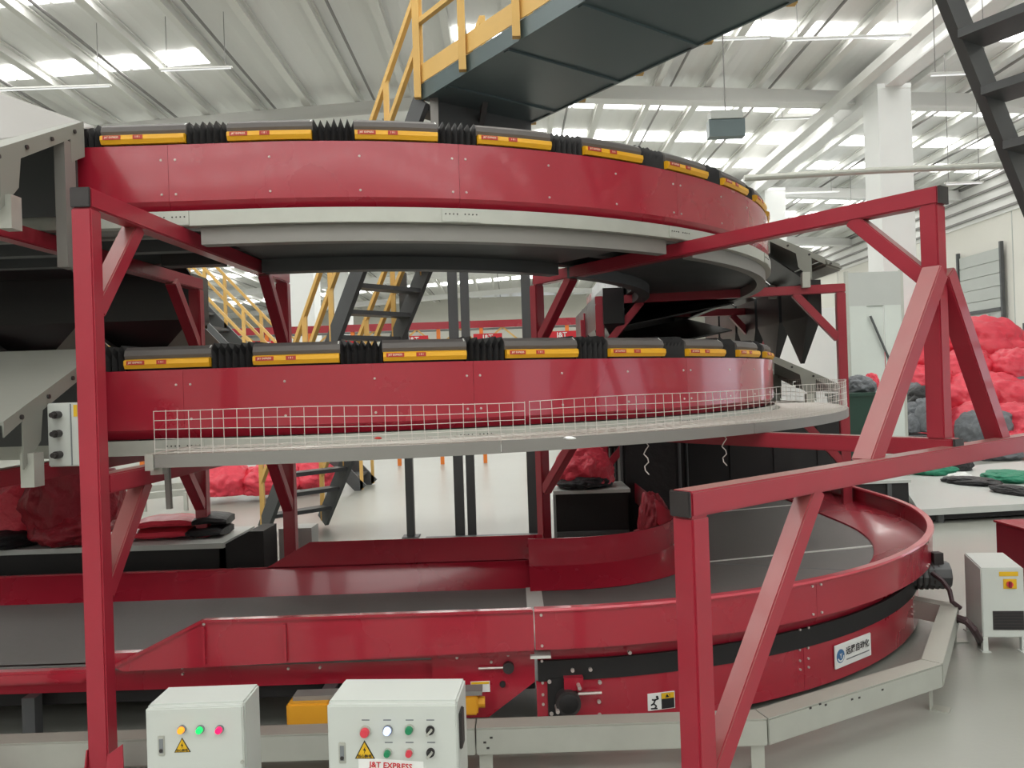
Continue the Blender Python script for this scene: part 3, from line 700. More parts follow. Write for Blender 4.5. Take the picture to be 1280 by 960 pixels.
# curved conveyor
cv = thing('curved_belt_conveyor', 'red curved belt conveyor with flared guards, black band and company plate', 'conveyor', (C2.x, C2.y - R2, 0))
def sw2(prof, s0, s1, ds=.1): return sweep(MB(), prof, s0, s1, ds, C2, R2)
SE = ARC2 + 2.3
ang = lambda d: math.radians(90 + d) * R2       # arc length at angle d (deg) from +X
gs = [0.0, ang(-62), ang(-36), ang(-10), SE]
for k in range(4):
    a, e = gs[k] + .001, gs[k + 1] - .001
    sw2([(0, .62), (0, .44), (-.006, .44), (-.006, .62)], a, e).build('outer_guard', 'red', cv, smooth=True)
    sw2([(-.095, .262), (-.095, .04), (-.102, .04), (-.102, .262)], a, e).build('skirt_panel', 'red', cv, smooth=True)
    bl = MB()
    for ss in (a + .03, e - .03):
        for z, o in ((.46, 0), (.60, 0), (.36, -.088), (.255, -.095), (.2, -.095), (.155, -.095)):
            P = path(ss, o, z, C2, R2); n_ = frame_at(ss, C2, R2)[1]; bl.cyl(P, P + n_ * .007, .0065, 8)
    tag(bl.build('bolts', 'screw', cv), kind='stuff')
sw2([(.008, .612), (.012, .62), (.008, .63), (-.03, .63), (-.034, .62), (-.03, .612)], .0, SE).build('guard_rim', mat('pale_red_rim', (200, 70, 84), .3, var=.05, coat=.5), cv, smooth=True)
sw2([(-.12, .45), (-.12, .35), (-.13, .35), (-.13, .45)], .01, SE).build('recess_panel', 'red', cv, smooth=True)
sw2([(-.088, .358), (-.088, .262), (-.105, .262), (-.105, .358)], .01, SE).build('black_band', 'black', cv, smooth=True)
sw2([(-.008, .615), (-.008, .50), (-.36, .412), (-.365, .402), (-.016, .49), (-.016, .615)], .01, SE).build('outer_flare', 'red', cv)
CI, RIn = V((.3, 5.75, 0)), .84
def edge_out(f, o):      # f 0..2: 0-1 curve, 1-2 straight run back
    return path(f * ARC2 if f <= 1 else ARC2 + (f - 1) * 2.3, o, 0, C2, R2)
def edge_in(f, o):
    if f <= 1:
        L = .23 + math.pi / 2 * RIn; return path(-.23 + f * L, o, 0, CI, RIn)
    e = edge_out(f, 0); return V((CI.x + RIn + o, e.y + (CI.y - C2.y) * (2 - f), 0))
RI = R2 - 1.0
def belt_piece(f0, f1):
    rg = []
    for i in range(25):
        f = f0 + (f1 - f0) * i / 24; a_, b_ = edge_out(f, -.33), edge_in(f, .12); rg.append([up(a_, .4), up(b_, .4), up(b_, .38), up(a_, .38)])
    MB().loft(rg).build('belt', 'belt', cv)
for f0, f1 in ((.004, .775), (.785, 1.45), (1.46, 2.0)): belt_piece(f0, f1)
for f in (.78, 1.455): MB().bar(up(edge_out(f, -.36), .398), up(edge_in(f, .14), .398), .022, .012).build('transfer_strip', 'gasket', cv)
MB().bar(up(atz(888, 704, .4), .4), up(atz(1062, 713, .4), .4), .006, .003).build('belt_seam', 'inkgrey', cv)
rg = []
for i in range(49):
    f = i / 48 * 2.0; rg.append([up(edge_in(f, o), z) for o, z in ((.15, .405), (0, .52), (0, .69), (-.012, .69), (-.012, .51), (.13, .395))])
MB().loft(rg).build('inner_guard', 'red', cv, smooth=True)
sw2([(-.14, .37), (-1.5, .37), (-1.5, .3), (-.14, .3)], .02, SE).build('underside_pan', 'black', cv, smooth=True)
for d in (-85, -60, -35, -10, 8):
    for o in (-.2, -1.4): 
        P = path(ang(d), o, 0, C2, R2); MB().post(P.x, P.y, 0, .3, .06).build('leg', 'dark', cv)
# bearing, tensioner
def on2(px, py, off):  # point on the cylinder of the curve
    best = None
    for i in range(4000):
        s = SE * i / 4000; P = path(s, off, 0, C2, R2)
        yc = (P - V((0, 0, H))).dot(FWD)
        d = ray(px, py); k = 0
        z = H + (d.z / d.y) * P.y
        x = d.x / d.y * P.y
        e = abs(x - P.x)
        if best is None or e < best[0]: best = (e, s, z)
        if e < .003 and s > .02: break
    s, z = best[1], best[2]; T, N = frame_at(s, C2, R2); return path(s, off, z, C2, R2), T, N
P, T, N = on2(709, 873, -.095)
MB().prism([P + T * -.09 + V((0, 0, .1)), P + T * .01 + V((0, 0, .1)), P + T * .01 + V((0, 0, -.08)), P + T * -.09 + V((0, 0, -.08))], N * .012).build('bearing_bracket', 'black', cv)
MB().cyl(P, P + N * .07, .058, 20).build('roller_end', 'cap', cv, smooth=True)
MB().cyl(P + N * .07, P + N * .076, .045, 20, .03).build('roller_end_face', 'black', cv, smooth=True)
MB().cyl(P + T * .05 + N * .03 + V((0, 0, .03)), P + T * .16 + N * .03 + V((0, 0, .03)), .007, 8).build('tension_bolt', 'screw', cv)
MB().obox(P + T * .03 + N * .02 + V((0, 0, .08)), T, N, (0, 0, 1), .045, .02, .03).build('bearing_block', 'red', cv)
bl = MB()
for x, y in ((687, 851), (690, 891), (750, 852), (749, 876), (750, 893), (722, 852), (696, 881), (738, 836), (716, 837), (787, 815)):
    Q, T2, N2 = on2(x, y, -.09); bl.cyl(Q, Q + N2 * (.015 if x not in (722, 696) else .085), .009, 10)
tag(bl.build('bolts', 'screw', cv), kind='stuff')
# warning sticker
Q, T2, N2 = on2(827, 876, -.094); Z = V((0, 0, 1))
ws = MB().obox(Q, T2, N2, Z, .068, .003, .04).build('warning_sticker', 'paper', cv)
MB().obox(Q + T2 * .032 + N2 * .002, T2, N2, Z, .032, .003, .037).build('warning_panel', 'ink', ws)
MB().obox(Q + T2 * .032 + N2 * .003 + Z * .024, T2, N2, Z, .032, .003, .013).build('warning_band', 'signyellow', ws)
text('▲!', .02, 'ink', Q + T2 * .03 + N2 * .0075 + Z * .024, T2, Z, ws)
fig = MB(); o_ = Q + T2 * -.034 + N2 * .004
def limb(a, b_): fig.bar(o_ + T2 * a[0] + Z * a[1], o_ + T2 * b_[0] + Z * b_[1], .006, .004, up=tuple(N2))
limb((.004, .012), (-.006, -.008)); limb((-.006, -.008), (-.02, -.014)); limb((-.006, -.008), (.008, -.02)); limb((.008, -.02), (0, -.03)); limb((.004, .01), (.02, .014)); limb((.004, .008), (-.014, .012)); limb((-.02, -.03), (.012, -.032))
fig.cyl(o_ + T2 * .012 + Z * .022 - N2 * .001, o_ + T2 * .012 + Z * .022 + N2 * .003, .006, 10)
fig.build('slipping_figure', 'ink', ws)
# company plate
Q, T2, N2 = on2(1066, 813, -.094)
Q = Q + N2 * .004
cp = MB().obox(Q, T2, N2, Z, .172, .004, .062).build('company_plate', 'paper', cv, bevel=.002)
lc = Q + T2 * -.125
MB().cyl(lc + N2 * .002, lc + N2 * .0055, .036, 24).build('logo_disc', 'blue', cp, smooth=True)
lg = MB()
for k in range(10):
    a0, a1 = math.radians(200 + k * 16), math.radians(216 + k * 16); c0 = lc + N2 * .006
    lg.hexa([c0 + (T2 * math.cos(a) + Z * math.sin(a)) * r + N2 * q_ for q_ in (0, .001) for a, r in ((a0, .022), (a1, .022), (a1, .03), (a0, .03))])
lg.build('logo_swoosh', 'paper', cp)
text('Y', .036, 'paper', lc + N2 * .0056, T2, Z, cp)
text('远晟自动化', .045, 'ink', Q + T2 * .037 + N2 * .0045 + Z * .012, T2, Z, cp)
MB().obox(Q + T2 * .04 + N2 * .004 + Z * -.03, T2, N2, Z, .11, .001, .003).build('small_print', 'inkgrey', cp)
# drive motor and cable at the right of the curve
mp = at(1169, 718, 5.0)
mo = thing('drive_motor', 'dark grey drive motor bolted to the right end of the curve', 'motor', tuple(mp))
MB().cyl(mp + V((-.16, .02, 0)), mp + V((.07, -.02, 0)), .085, 10).build('housing', 'dark', mo)
for k in range(6): MB().cyl(mp + V((-.13 + k * .033, .01, 0)), mp + V((-.12 + k * .033, .008, 0)), .095, 16).build('cooling_fin', 'cap', mo)
MB().obox(mp + V((0, -.02, .11)), (1, 0, 0), (0, 1, 0), (0, 0, 1), .03, .03, .035).build('terminal_box', 'cap', mo)
cbp = [mp + V((-.06, -.08, .03)), at(1178, 726, 4.85), at(1187, 738, 4.8), at(1190, 752, 4.75), V((2.66, 4.75, .22))]
tag(MB().tube(cbp, .014, 8).build('motor_cable', 'cable', smooth=True), 'dark cable looping from the drive motor down to the trunking', 'cable')
# ================================================================== BASE TRUNKING
pts = [V((-6.5, 3.28, 0)), V((1.02, 3.28, 0)), V((2.05, 3.83, 0)), V((2.68, 4.8, 0)), V((2.72, 5.0, 0)), V((2.45, 5.35, 0))]
tr = thing('cable_trunking', 'pale steel trunking on short feet round the base of the belts', 'trunking', (0, 3.28, 0))
zt0, zt1, tw = .115, .225, .095
segs = [(V((-6.5, 3.28, 0)), V((-2.6, 3.28, 0))), (V((-2.6, 3.28, 0)), V((-.2, 3.28, 0))), (V((-.2, 3.28, 0)), pts[1]), (pts[1], pts[2]), (pts[2], pts[3]), (pts[3], V((2.3, 5.3, 0)))]
def miter(i):
    P = segs[i][1] if i < len(segs) else segs[-1][1]
    d1 = (segs[i][1] - segs[i][0]).normalized(); d2 = (segs[i + 1][1] - segs[i + 1][0]).normalized() if i + 1 < len(segs) else d1
    n1 = V((-d1.y, d1.x, 0)); n2 = V((-d2.y, d2.x, 0)); mm = (n1 + n2).normalized(); return mm / max(.3, mm.dot(n1))
prev = V((0, 1, 0))
for i, (a, e) in enumerate(segs):
    nx = miter(i)
    g = .003 * (e - a).normalized()
    f0, f1, r0, r1 = a + g, e - g, a + g + prev * tw, e - g + nx * tw
    MB().hexa([up(f0, zt0), up(f1, zt0), up(r1, zt0), up(r0, zt0), up(f0, zt1), up(f1, zt1), up(r1, zt1), up(r0, zt1)]).build('trunking_section', 'galv', tr, bevel=.004)
    MB().hexa([up(f0, zt1), up(f1, zt1), up(r1, zt1), up(r0, zt1), up(f0, zt1 + .004), up(f1, zt1 + .004), up(r1, zt1 + .004), up(r0, zt1 + .004)]).build('lid', 'galv', tr)
    prev = nx
for P, d in ((V((-3.4, 3.28, 0)), V((1, 0, 0))), (V((-.16, 3.285, 0)), V((1, 0, 0))), (V((.98, 3.285, 0)), V((1, 0, 0))), (V((2.02, 3.85, 0)), V((.6, .8, 0))), (V((2.66, 4.8, 0)), V((0, 1, 0)))):
    d.normalize(); n_ = V((-d.y, d.x, 0))
    MB().obox(up(P + n_ * .02, zt0 / 2), d, n_, Z, .028, .004, zt0 / 2).build('foot', 'galv', tr)
    MB().obox(up(P - n_ * .02 + d * .01, .003), d, n_, Z, .035, .04, .003).build('foot_plate', 'galv', tr)
sl = MB()
for px, py in ((1013, 885), (1025, 880), (1032, 881), (1065, 874), (1074, 872), (1103, 862), (606, 928), (610, 935), (614, 922)):
    if px < 700: P = at(px, py, 3.28); n_ = V((0, -1, 0)); d_ = V((1, 0, 0))
    else:
        a, e = segs[3]; d_ = (e - a).normalized(); n_ = V((d_.y, -d_.x, 0)); r_ = ray(px, py); k = (a - V((0, 0, H))).dot(n_) / r_.dot(n_); P = V((0, 0, H)) + r_ * k
    sl.obox(P, d_, n_, Z, .006, .002, .004)
tag(sl.build('slots', 'cap', tr), kind='stuff')
hose = [at(1188, 778, 4.72), at(1198, 774, 4.62), at(1208, 777, 4.56), at(1217, 786, 4.55), at(1224, 797, 4.6), at(1228, 806, 4.75)]
hz = thing('corrugated_hose', 'pair of dark corrugated hoses from the trunking to the white cabinet', 'hose', tuple(hose[0]))
for dx in (0, .035): MB().tube([p + V((dx * .3, dx, 0)) for p in hose], .02, 8).build('hose', 'cable', hz, smooth=True)
# ================================================================== CABINETS
def bolt_triangle(c, r, uvec, nvec, par, sz):
    tri = MB().prism([c + uvec * -sz + Z * (-sz * .8), c + uvec * sz + Z * (-sz * .8), c + Z * sz], nvec * .0015).build('warning_triangle', 'ink', par)
    k = .84; c1 = c + nvec * .0016
    MB().prism([c1 + uvec * -sz * k + Z * (-sz * .72), c1 + uvec * sz * k + Z * (-sz * .72), c1 + Z * sz * .82], nvec * .001).build('warning_face', 'signyellow', tri)
    c2 = c + nvec * .003
    b = MB(); b.prism([c2 + uvec * .1 * sz + Z * .45 * sz, c2 - uvec * .14 * sz + Z * .05 * sz, c2 + uvec * .02 * sz + Z * .05 * sz, c2 - uvec * .06 * sz - Z * .3 * sz, c2 + uvec * .16 * sz + Z * .14 * sz, c2 + uvec * .02 * sz + Z * .14 * sz], nvec * .001); b.build('lightning_mark', 'ink', tri)
    text('当心触电', sz * .36, 'ink', c2 - Z * sz * .52, uvec, Z, tri)
def front_cabinet(lab, fl, yaw, wd, dp, ht, ztop):
    t = thing('control_cabinet', lab, 'cabinet', (fl.x, fl.y, 0))
    u = V((math.cos(yaw), math.sin(yaw), 0)); v = V((-u.y, u.x, 0)); n = -v
    zb = ztop - ht; c = fl + u * wd / 2 + v * dp / 2
    MB().obox(up(c, ztop - ht / 2) + v * .009, u, v, Z, wd / 2, dp / 2 - .009, ht / 2).build('body', 'white', t, bevel=.006)
    MB().obox(up(fl + u * wd / 2, ztop - ht / 2) + v * .009, u, v, Z, wd / 2 - .001, .009, ht / 2 - .006).build('door', 'white', t, bevel=.004)
    for a in (.04, wd - .04):
        for b_ in (.03, dp - .03): q_ = fl + u * a + v * b_; MB().post(q_.x, q_.y, 0, zb + .005, .035, u.xy).build('leg', 'rail_grey', t)
    def on(px, py):   # point on the door plane
        r_ = ray(px, py); k = (fl - V((0, 0, H))).dot(n) / r_.dot(n); return V((0, 0, H)) + r_ * k
    def button(px, py, r, m_, ring='galv', nm='push_button'):
        P = on(px, py); MB().cyl(P, P + n * .008, r * 1.22, 20).build('button_ring', ring, t, smooth=True); o = MB().cyl(P + n * .007, P + n * .02, r, 20, r * .86).build(nm, m_, t, smooth=True); return P
    def latch(px, py):
        P = on(px, py); o = MB().obox(P, u, n, Z, .011, .003, .032).build('latch', 'galv', t, bevel=.002)
        MB().obox(P + n * .003, u, n, Z, .006, .002, .022).build('latch_recess', 'inkgrey', o); MB().cyl(P + n * .003 - Z * .014, P + n * .007 - Z * .014, .006, 10).build('latch_key', 'cap', o)
    return t, u, v, n, on, button, latch
f0 = V((at(181, 884, 2.5).x, 2.5, 0)); z0 = at(181, 884, 2.5).z
t, u, v, n, on, button, latch = front_cabinet('smaller white control cabinet with three lit lamps, standing at lower left', f0, math.radians(0.5), .31, .17, .42, z0)
for px, m_, nm in ((228, 'lamp_orange', 'orange_lamp'), (251, 'lamp_green', 'green_lamp'), (275, 'lamp_pink', 'pink_lamp')): button(px, 911, .0105, m_, 'inkgrey', nm)
latch(202, 932); bolt_triangle(on(228, 932), 0, u, n, t, .026)
P = on(303, 952); MB().cyl(P, P + n * .005, .006, 10).build('screw', 'galv', t)
f1 = V((at(408, 879, 2.4).x, 2.4, 0)); z1 = at(408, 879, 2.4).z
t, u, v, n, on, button, latch = front_cabinet('larger white control cabinet with buttons and selector switches, at bottom centre', f1, math.radians(-4.2), .40, .2, .5, z1)
button(457, 914, .0145, 'btn_red'); button(485, 912, .012, 'lamp_blue', 'inkgrey', 'blue_lamp'); button(512, 911, .012, 'btn_green'); button(485, 940, .0105, 'btn_green'); button(512, 940, .0105, 'btn_red')
for px, py in ((538, 912), (538.5, 940)):
    P = button(px, py, .0105, 'ink', 'cap', 'selector_switch'); MB().obox(P + n * .022, u + Z * 1.1, n, Z - u * 1.1, .0115, .006, .003).build('selector_knob', 'galv', t)
for px, py in ((457, 900), (484, 900), (512, 900), (538, 900), (486, 928), (512, 928), (539, 928)):
    P = on(px, py); MB().obox(P, u, n, Z, .012, .001, .0018).build('caption_strip', 'inkgrey', t)
latch(428, 941); bolt_triangle(on(456, 938), 0, u, n, t, .031)
P = on(489, 966); nt_ = MB().obox(P, u - Z * .06, n, Z, .1, .001, .04).build('paper_notice', 'paper', t); text('J&T EXPRESS', .024, 'redink', P + Z * .022 + n * .0012, u - Z * .06, Z, nt_)
# black handle plate on the cabinet's right side
fr = f1 + u * .40; MB().obox(up(fr, z1 - .1) + v * .06 + u * .004, v, u, Z, .03, .005, .055).build('side_handle', 'cap', t, bevel=.003)
# right floor cabinet
cf = atz(1229, 815, 0.0); zz = at(1229, 710, cf.y).z
t = thing('floor_cabinet', 'white floor cabinet with switch and dark vent standing right of the curve', 'cabinet', (cf.x, cf.y, 0))
yw = math.radians(-6); u = V((math.cos(yw), math.sin(yw), 0)); bk = atz(1205, 691, zz); D_c = (up(bk, 0) - up(cf, 0)).length; v = (up(bk, 0) - up(cf, 0)).normalized(); n = V((u.y, -u.x, 0))
def qq(a, b_, z): return cf + u * a + v * b_ + Z * z
W_ = .238
MB().hexa([qq(0, 0, .085), qq(W_, 0, .085), qq(W_, D_c, .085), qq(0, D_c, .085), qq(0, 0, zz), qq(W_, 0, zz), qq(W_, D_c, zz), qq(0, D_c, zz)]).build('body', 'white', t, bevel=.006)
for a in (.012, W_ - .012):
    for b_ in (.012, D_c - .012): MB().obox(qq(a, b_, .045), u, n, Z, .014, .014, .045).build('leg', 'white', t); MB().obox(qq(a, b_, .003), u, n, Z, .025, .025, .003).build('foot_plate', 'white', t)
vt = MB().obox(qq(.145, -.001, .185), u, n, Z, .085, .003, .055).build('vent_panel', 'cap', t)
for k in range(6): MB().obox(qq(.145, -.004, .142 + .017 * k), u, n, Z, .08, .002, .003).build('vent_slat', 'ink', vt)
MB().obox(qq(.155, -.001, zz - .035), u, n, Z, .052, .0015, .013).build('yellow_caption', 'signyellow', t)
sw = MB().obox(qq(.16, -.002, zz - .093), u, n, Z, .036, .003, .028).build('switch_plate', 'signyellow', t); MB().cyl(qq(.157, -.004, zz - .093), qq(.157, -.02, zz - .093), .017, 14).build('switch_knob', 'btn_red', sw)
MB().obox(qq(.157, -.022, zz - .093), u, n, Z, .006, .006, .018).build('switch_lever', 'dred', sw)
P = atz(1262, 760, 0.0); P = V((3.62, 5.55, 0))
t = thing('electrical_box', 'dark red electrical box cut off by the right edge', 'cabinet', (P.x, P.y, 0))
MB().box(P.x, P.x + .5, P.y, P.y + .4, .05, .5).build('body', 'dred', t, bevel=.006); MB().box(P.x - .01, P.x + .51, P.y - .01, P.y + .41, .5, .515).build('top', 'darkbag', t)
for a in (.03, .47): MB().box(P.x + a - .02, P.x + a + .02, P.y + .02, P.y + .06, 0, .05).build('foot', 'dark', t)
# ================================================================== GANGWAY AND STAIRS
GA = V((-.72, 7.0, 4.22)); gu = V((.6, -.8, 0)); gv = V((.8, .6, 0)); GW = 1.2; GL = 6.0
t = thing('gangway', 'dark steel gangway with yellow railing crossing overhead', 'gangway', tuple(GA))
def gp(a, b_, z): return GA + gu * a + gv * b_ + Z * z
MB().hexa([gp(0, 0, .0), gp(GL, 0, .0), gp(GL, GW, .0), gp(0, GW, .0), gp(0, 0, .02), gp(GL, 0, .02), gp(GL, GW, .02), gp(0, GW, .02)]).build('deck', 'deck', t)
for b_ in (-.005, GW + .005):
    MB().bar(gp(0, b_, .06), gp(GL, b_, .06), .02, .14).build('edge_channel', 'deck', t)
for b_ in (-.02, GW + .02):
    MB().bar(gp(0, b_, .215), gp(GL, b_, .215), .008, .16).build('toe_board', 'rail', t)
    for z in (.68, 1.2): MB().bar(gp(0, b_, z), gp(GL, b_, z), .045).build('rail', 'rail', t)
    for k in range(9): MB().bar(gp(.02 + k * .72, b_ + (-.03 if b_ < 0 else .03), 0.0), gp(.02 + k * .72, b_ + (-.03 if b_ < 0 else .03), 1.2), .06).build('railing_post', 'rail', t)
for k in range(7): MB().bar(gp(.4 + k * .85, .01, -.008), gp(.4 + k * .85, GW - .01, -.008), .05, .016).build('joist', 'deck', t)
# platform beams and posts under the gangway's rear end
MB().hexa([gp(.0, .12, -.42), gp(.05, .12, -.42), gp(.05, GW, -.42), gp(.0, GW, -.42), gp(.0, .12, -.0), gp(.05, .12, -.0), gp(.05, GW, -.0), gp(.0, GW, -.0)]).build('end_sheet', 'dark', t)
MB().bar(gp(.08, .08, -1.2), gp(.08, .08, 0), .07).build('hanger_post', 'rail_grey', t)
def steel_post(px, pyb, Y, ztop, lab, wd=.1):
    P = at(px, pyb, Y)
    o = thing('support_post', lab, 'post', (P.x, P.y, 0))
    MB().box(P.x - wd / 2, P.x + wd / 2, Y - .006, Y + .006 + .09, 0.01, ztop).build('web', 'dark', o, bevel=.004)
    MB().box(P.x - wd / 2 - .05, P.x + wd / 2 + .05, Y - .05, Y + .14, 0, .012).build('base_plate', 'dark', o)
    return P
steel_post(573, 600, 8.35, 4.15, 'dark grey steel post left of the centre pair under the gangway')
steel_post(588, 600, 8.35, 4.15, 'dark grey steel post right of the centre pair under the gangway', .09)
steel_post(665, 600, 8.35, 4.15, 'dark grey steel post beside the inner red post')
steel_post(512, 625, 8.75, 2.95, 'slim dark post beside the grey stair', .085)
a, b_ = at(532, 667, 8.2), at(676, 662, 8.2)
o = MB().box(a.x, b_.x, 8.13, 8.25, .02, .1).build('base_beam', 'dark'); tag(o, 'low dark beam tying the feet of the steel posts', 'beam')
o = MB().bar(at(600, 162, 7.4), at(612, 96, 6.9), .05).build('knee_brace', 'dark', t)
MB().bar(at(645, 160, 7.9), at(698, 158 - 50, 7.3), .05).build('knee_brace', 'dark', t)
def stair(name, lab, bot, top, W, tr_dir, ntr, mt='dark', rails=(0, 1), post_mt='rail', tw_=.2, stw=.2, kind='stair'):
    t = thing(name, lab, kind, tuple(bot))
    tr_dir = V(tr_dir).normalized(); d = top - bot; run = V((d.x, d.y, 0)).normalized()
    for k in (0, 1):
        o = tr_dir * W * k
        MB().bar(bot + o, top + o, .05, stw).build('stringer', mt, t)
    for i in range(ntr):
        P = bot + d * ((i + .7) / ntr); MB().obox(P + tr_dir * W / 2, tr_dir, run, Z, W / 2 - .025, tw_ / 2, .022).build('tread', mt, t)
    for k in rails:
        o = tr_dir * W * k
        for hh in (.55, 1.0): MB().bar(bot + o + Z * hh, top + o + Z * hh, .045).build('handrail', post_mt, t)
        n_ = max(2, round(d.length / .9))
        for i in range(n_ + 1):
            P = bot + d * (i / n_) + o; MB().bar(P, P + Z * 1.0, .05).build('baluster', post_mt, t)
    return t
stair('steel_stair', 'grey steel stair with yellow handrails climbing to the gangway', V((-2.92, 9.07, .08)), V((-.72, 7.0, 4.22)), .8, (.688, .725, 0), 17, stw=.19)
stair('steel_stair', 'dark steel stair descending at the top right corner', V((4.55, 5.35, .08)), V((1.86, 3.75, 4.22)), 1.0, (.51, -.86, 0), 16, rails=(1,), stw=.15, tw_=.24)
# yellow stair far left
a, e = at(352, 430, 13.0), at(282, 350, 13.6)
stair('far_yellow_stair', 'yellow railed stair seen in the distance at the left', V((a.x + 1.25, 13.0, .02)), V((e.x - .75, 13.0, e.z - 1.0 + .8)), .8, (.05, 1, 0), 12, mt='dark', rails=(0, 1))
# ================================================================== BAGS, TABLES, BACKGROUND
def bag_mesh(seed, flat=.5, lump=.22):
    bm = bmesh.new(); bmesh.ops.create_icosphere(bm, subdivisions=5, radius=1)
    off = V((seed * 7.3, seed * 3.1, seed * 5.7))
    for v_ in bm.verts:
        p = v_.co.copy()
        rd = lambda f: 1 - 2 * abs(noise.noise(p * f + off))
        d = lump * noise.noise(p * 1.3 + off) + .1 * noise.noise(p * 3.1 + off) + .085 * rd(2.3) + .06 * rd(4.6) + .03 * rd(9)
        p *= 1 + d
        if p.z < -flat: p.z = -flat + (p.z + flat) * .12
        v_.co = p
    me = bpy.data.meshes.new('sack'); bm.to_mesh(me); bm.free(); me.shade_smooth(); return me
_bm = [bag_mesh(i) for i in range(6)]
def sack(name, lab, cat, c, size, mt, seed, grp=None, rz=0, rx=0):
    me = _bm[seed % 6].copy(); me.materials.append(M[mt]); o = link(name, me); o.location = c; o.scale = size; o.rotation_euler = (rx, 0, rz)
    return tag(o, lab, cat, grp)
heap = [  # px, py, Y, half width px, half height px, material, name piece
    (1148, 448, 15.4, 34, 24, 'bag', 'beside the left A brace, at the top left'), (1182, 430, 16.0, 42, 30, 'bag', 'at the very top, behind the upright post'),
    (1228, 440, 15.8, 40, 30, 'bag', 'at the top, just right of the right A brace'), (1268, 462, 14.8, 34, 22, 'bag', 'at the top right edge'),
    (1150, 484, 14.8, 34, 22, 'bag', 'left side, above the grey sacks'), (1205, 470, 15.0, 44, 26, 'bag', 'in the second row, right of the post'),
    (1204, 505, 14.3, 40, 28, 'bag', 'in the middle, right of the upright post'), (1252, 500, 14.2, 40, 24, 'bag', 'in the third row by the right edge'),
    (1212, 540, 13.6, 38, 26, 'bag', 'low down, beside the grey sack'), (1262, 532, 13.4, 34, 24, 'bag', 'low down at the right edge'), (1278, 560, 13.0, 30, 18, 'bag', 'at the bottom right, on the floor'),
    (1178, 540, 14.0, 28, 24, 'bag', 'low down, hidden by the upright post'),
    (1264, 484, 14.4, 22, 12, 'sack', 'grey, wedged at the right edge'), (1238, 535, 13.3, 26, 20, 'sack', 'grey, low between the red ones'), (1218, 540, 13.1, 18, 18, 'sack', 'grey, leaning by the right A brace'),
    (1140, 500, 14.2, 16, 18, 'sack', 'pale grey, upright by the left A brace'), (1158, 502, 13.6, 22, 16, 'blacksack', 'black, above the small grey sacks'),
    (1142, 515, 13.0, 13, 10, 'sack', 'small grey, second row from the floor'), (1156, 514, 12.9, 14, 12, 'sack', 'small dark grey, next to the upright post'),
    (1128, 534, 12.7, 11, 11, 'sack', 'small grey, leftmost at the bottom'), (1142, 533, 12.6, 12, 11, 'sack', 'small grey, middle at the bottom'), (1158, 528, 12.5, 12, 18, 'sack', 'tall grey, right at the bottom'),
    (1250, 569, 12.6, 24, 9, 'sack', 'grey, flat on the floor by the right edge'), (1076, 484, 10.2, 18, 12, 'sack', 'grey and white, on the green bin'), (1090, 480, 10.3, 8, 10, 'bag', 'pink, tucked on the green bin')]
for k, (x, y, Y, hw, hh, mt, lb) in enumerate(heap):
    Y *= 1.15 if Y > 11 else 1; c = at(x, y, Y); sc_ = Y / FPX
    kind = 'red' if mt == 'bag' else ''
    lab = ('red plastic sack in the heap, ' + lb) if mt == 'bag' and k < 12 else 'sack, ' + lb
    sack('plastic_sack', lab, 'sack', c, (hw * sc_ * 1.12, min(hw * sc_, .6) * .85, hh * sc_ * 1.22), mt, k, 'sacks heaped at the right', rz=k * 1.3)
for k, (x, y, Y, hw, hh, lb) in enumerate(((282, 604, 12.2, 28, 22, 'leftmost of the three red sacks on the far floor'), (338, 602, 12.4, 34, 22, 'large middle one of the red sacks on the far floor'), (388, 598, 12.8, 26, 18, 'rightmost of the red sacks, behind the grey stair'))):
    c = at(x, y, Y); sc_ = Y / FPX; sack('plastic_sack', lb, 'sack', c, (hw * sc_ * 1.1, .4, hh * sc_ * 1.15), 'bag', k + 2, 'red sacks on the far floor', rz=k)
pb = thing('pallet_box', 'dark box pallet under the small grey sacks', 'pallet', (7.1, 14.6, 0))
a, e = at(1114, 545, 14.2), at(1168, 545, 14.2); zp = a.z
for k in range(5): MB().box(a.x + (e.x - a.x) * k / 5 + .01, a.x + (e.x - a.x) * (k + 1) / 5 - .01, 14.0, 15.2, zp - .06, zp).build('board', 'dark', pb)
for x in (a.x, e.x - .06): MB().box(x, x + .06, 14.0, 14.06, 0, zp - .06).box(x, x + .06, 15.14, 15.2, 0, zp - .06).build('leg', 'dark', pb)
# pale pallet rails in front of the far red sacks
pr = thing('roller_rail', 'pale low rails lying in front of the far red sacks', 'rail', tuple(atz(200, 625, 0)))
for y_, Y in ((611, 11.6), (620, 11.3)):
    a, e = at(146, y_ + 4, Y), at(245, y_ - 6, Y + .4); MB().bar(a, e, .06, .09).build('rail', 'galv', pr)
for x in (180, 232): a = at(x, 615, 11.4); MB().bar(V((a.x, a.y, 0)), a, .05).build('leg', 'galv', pr)
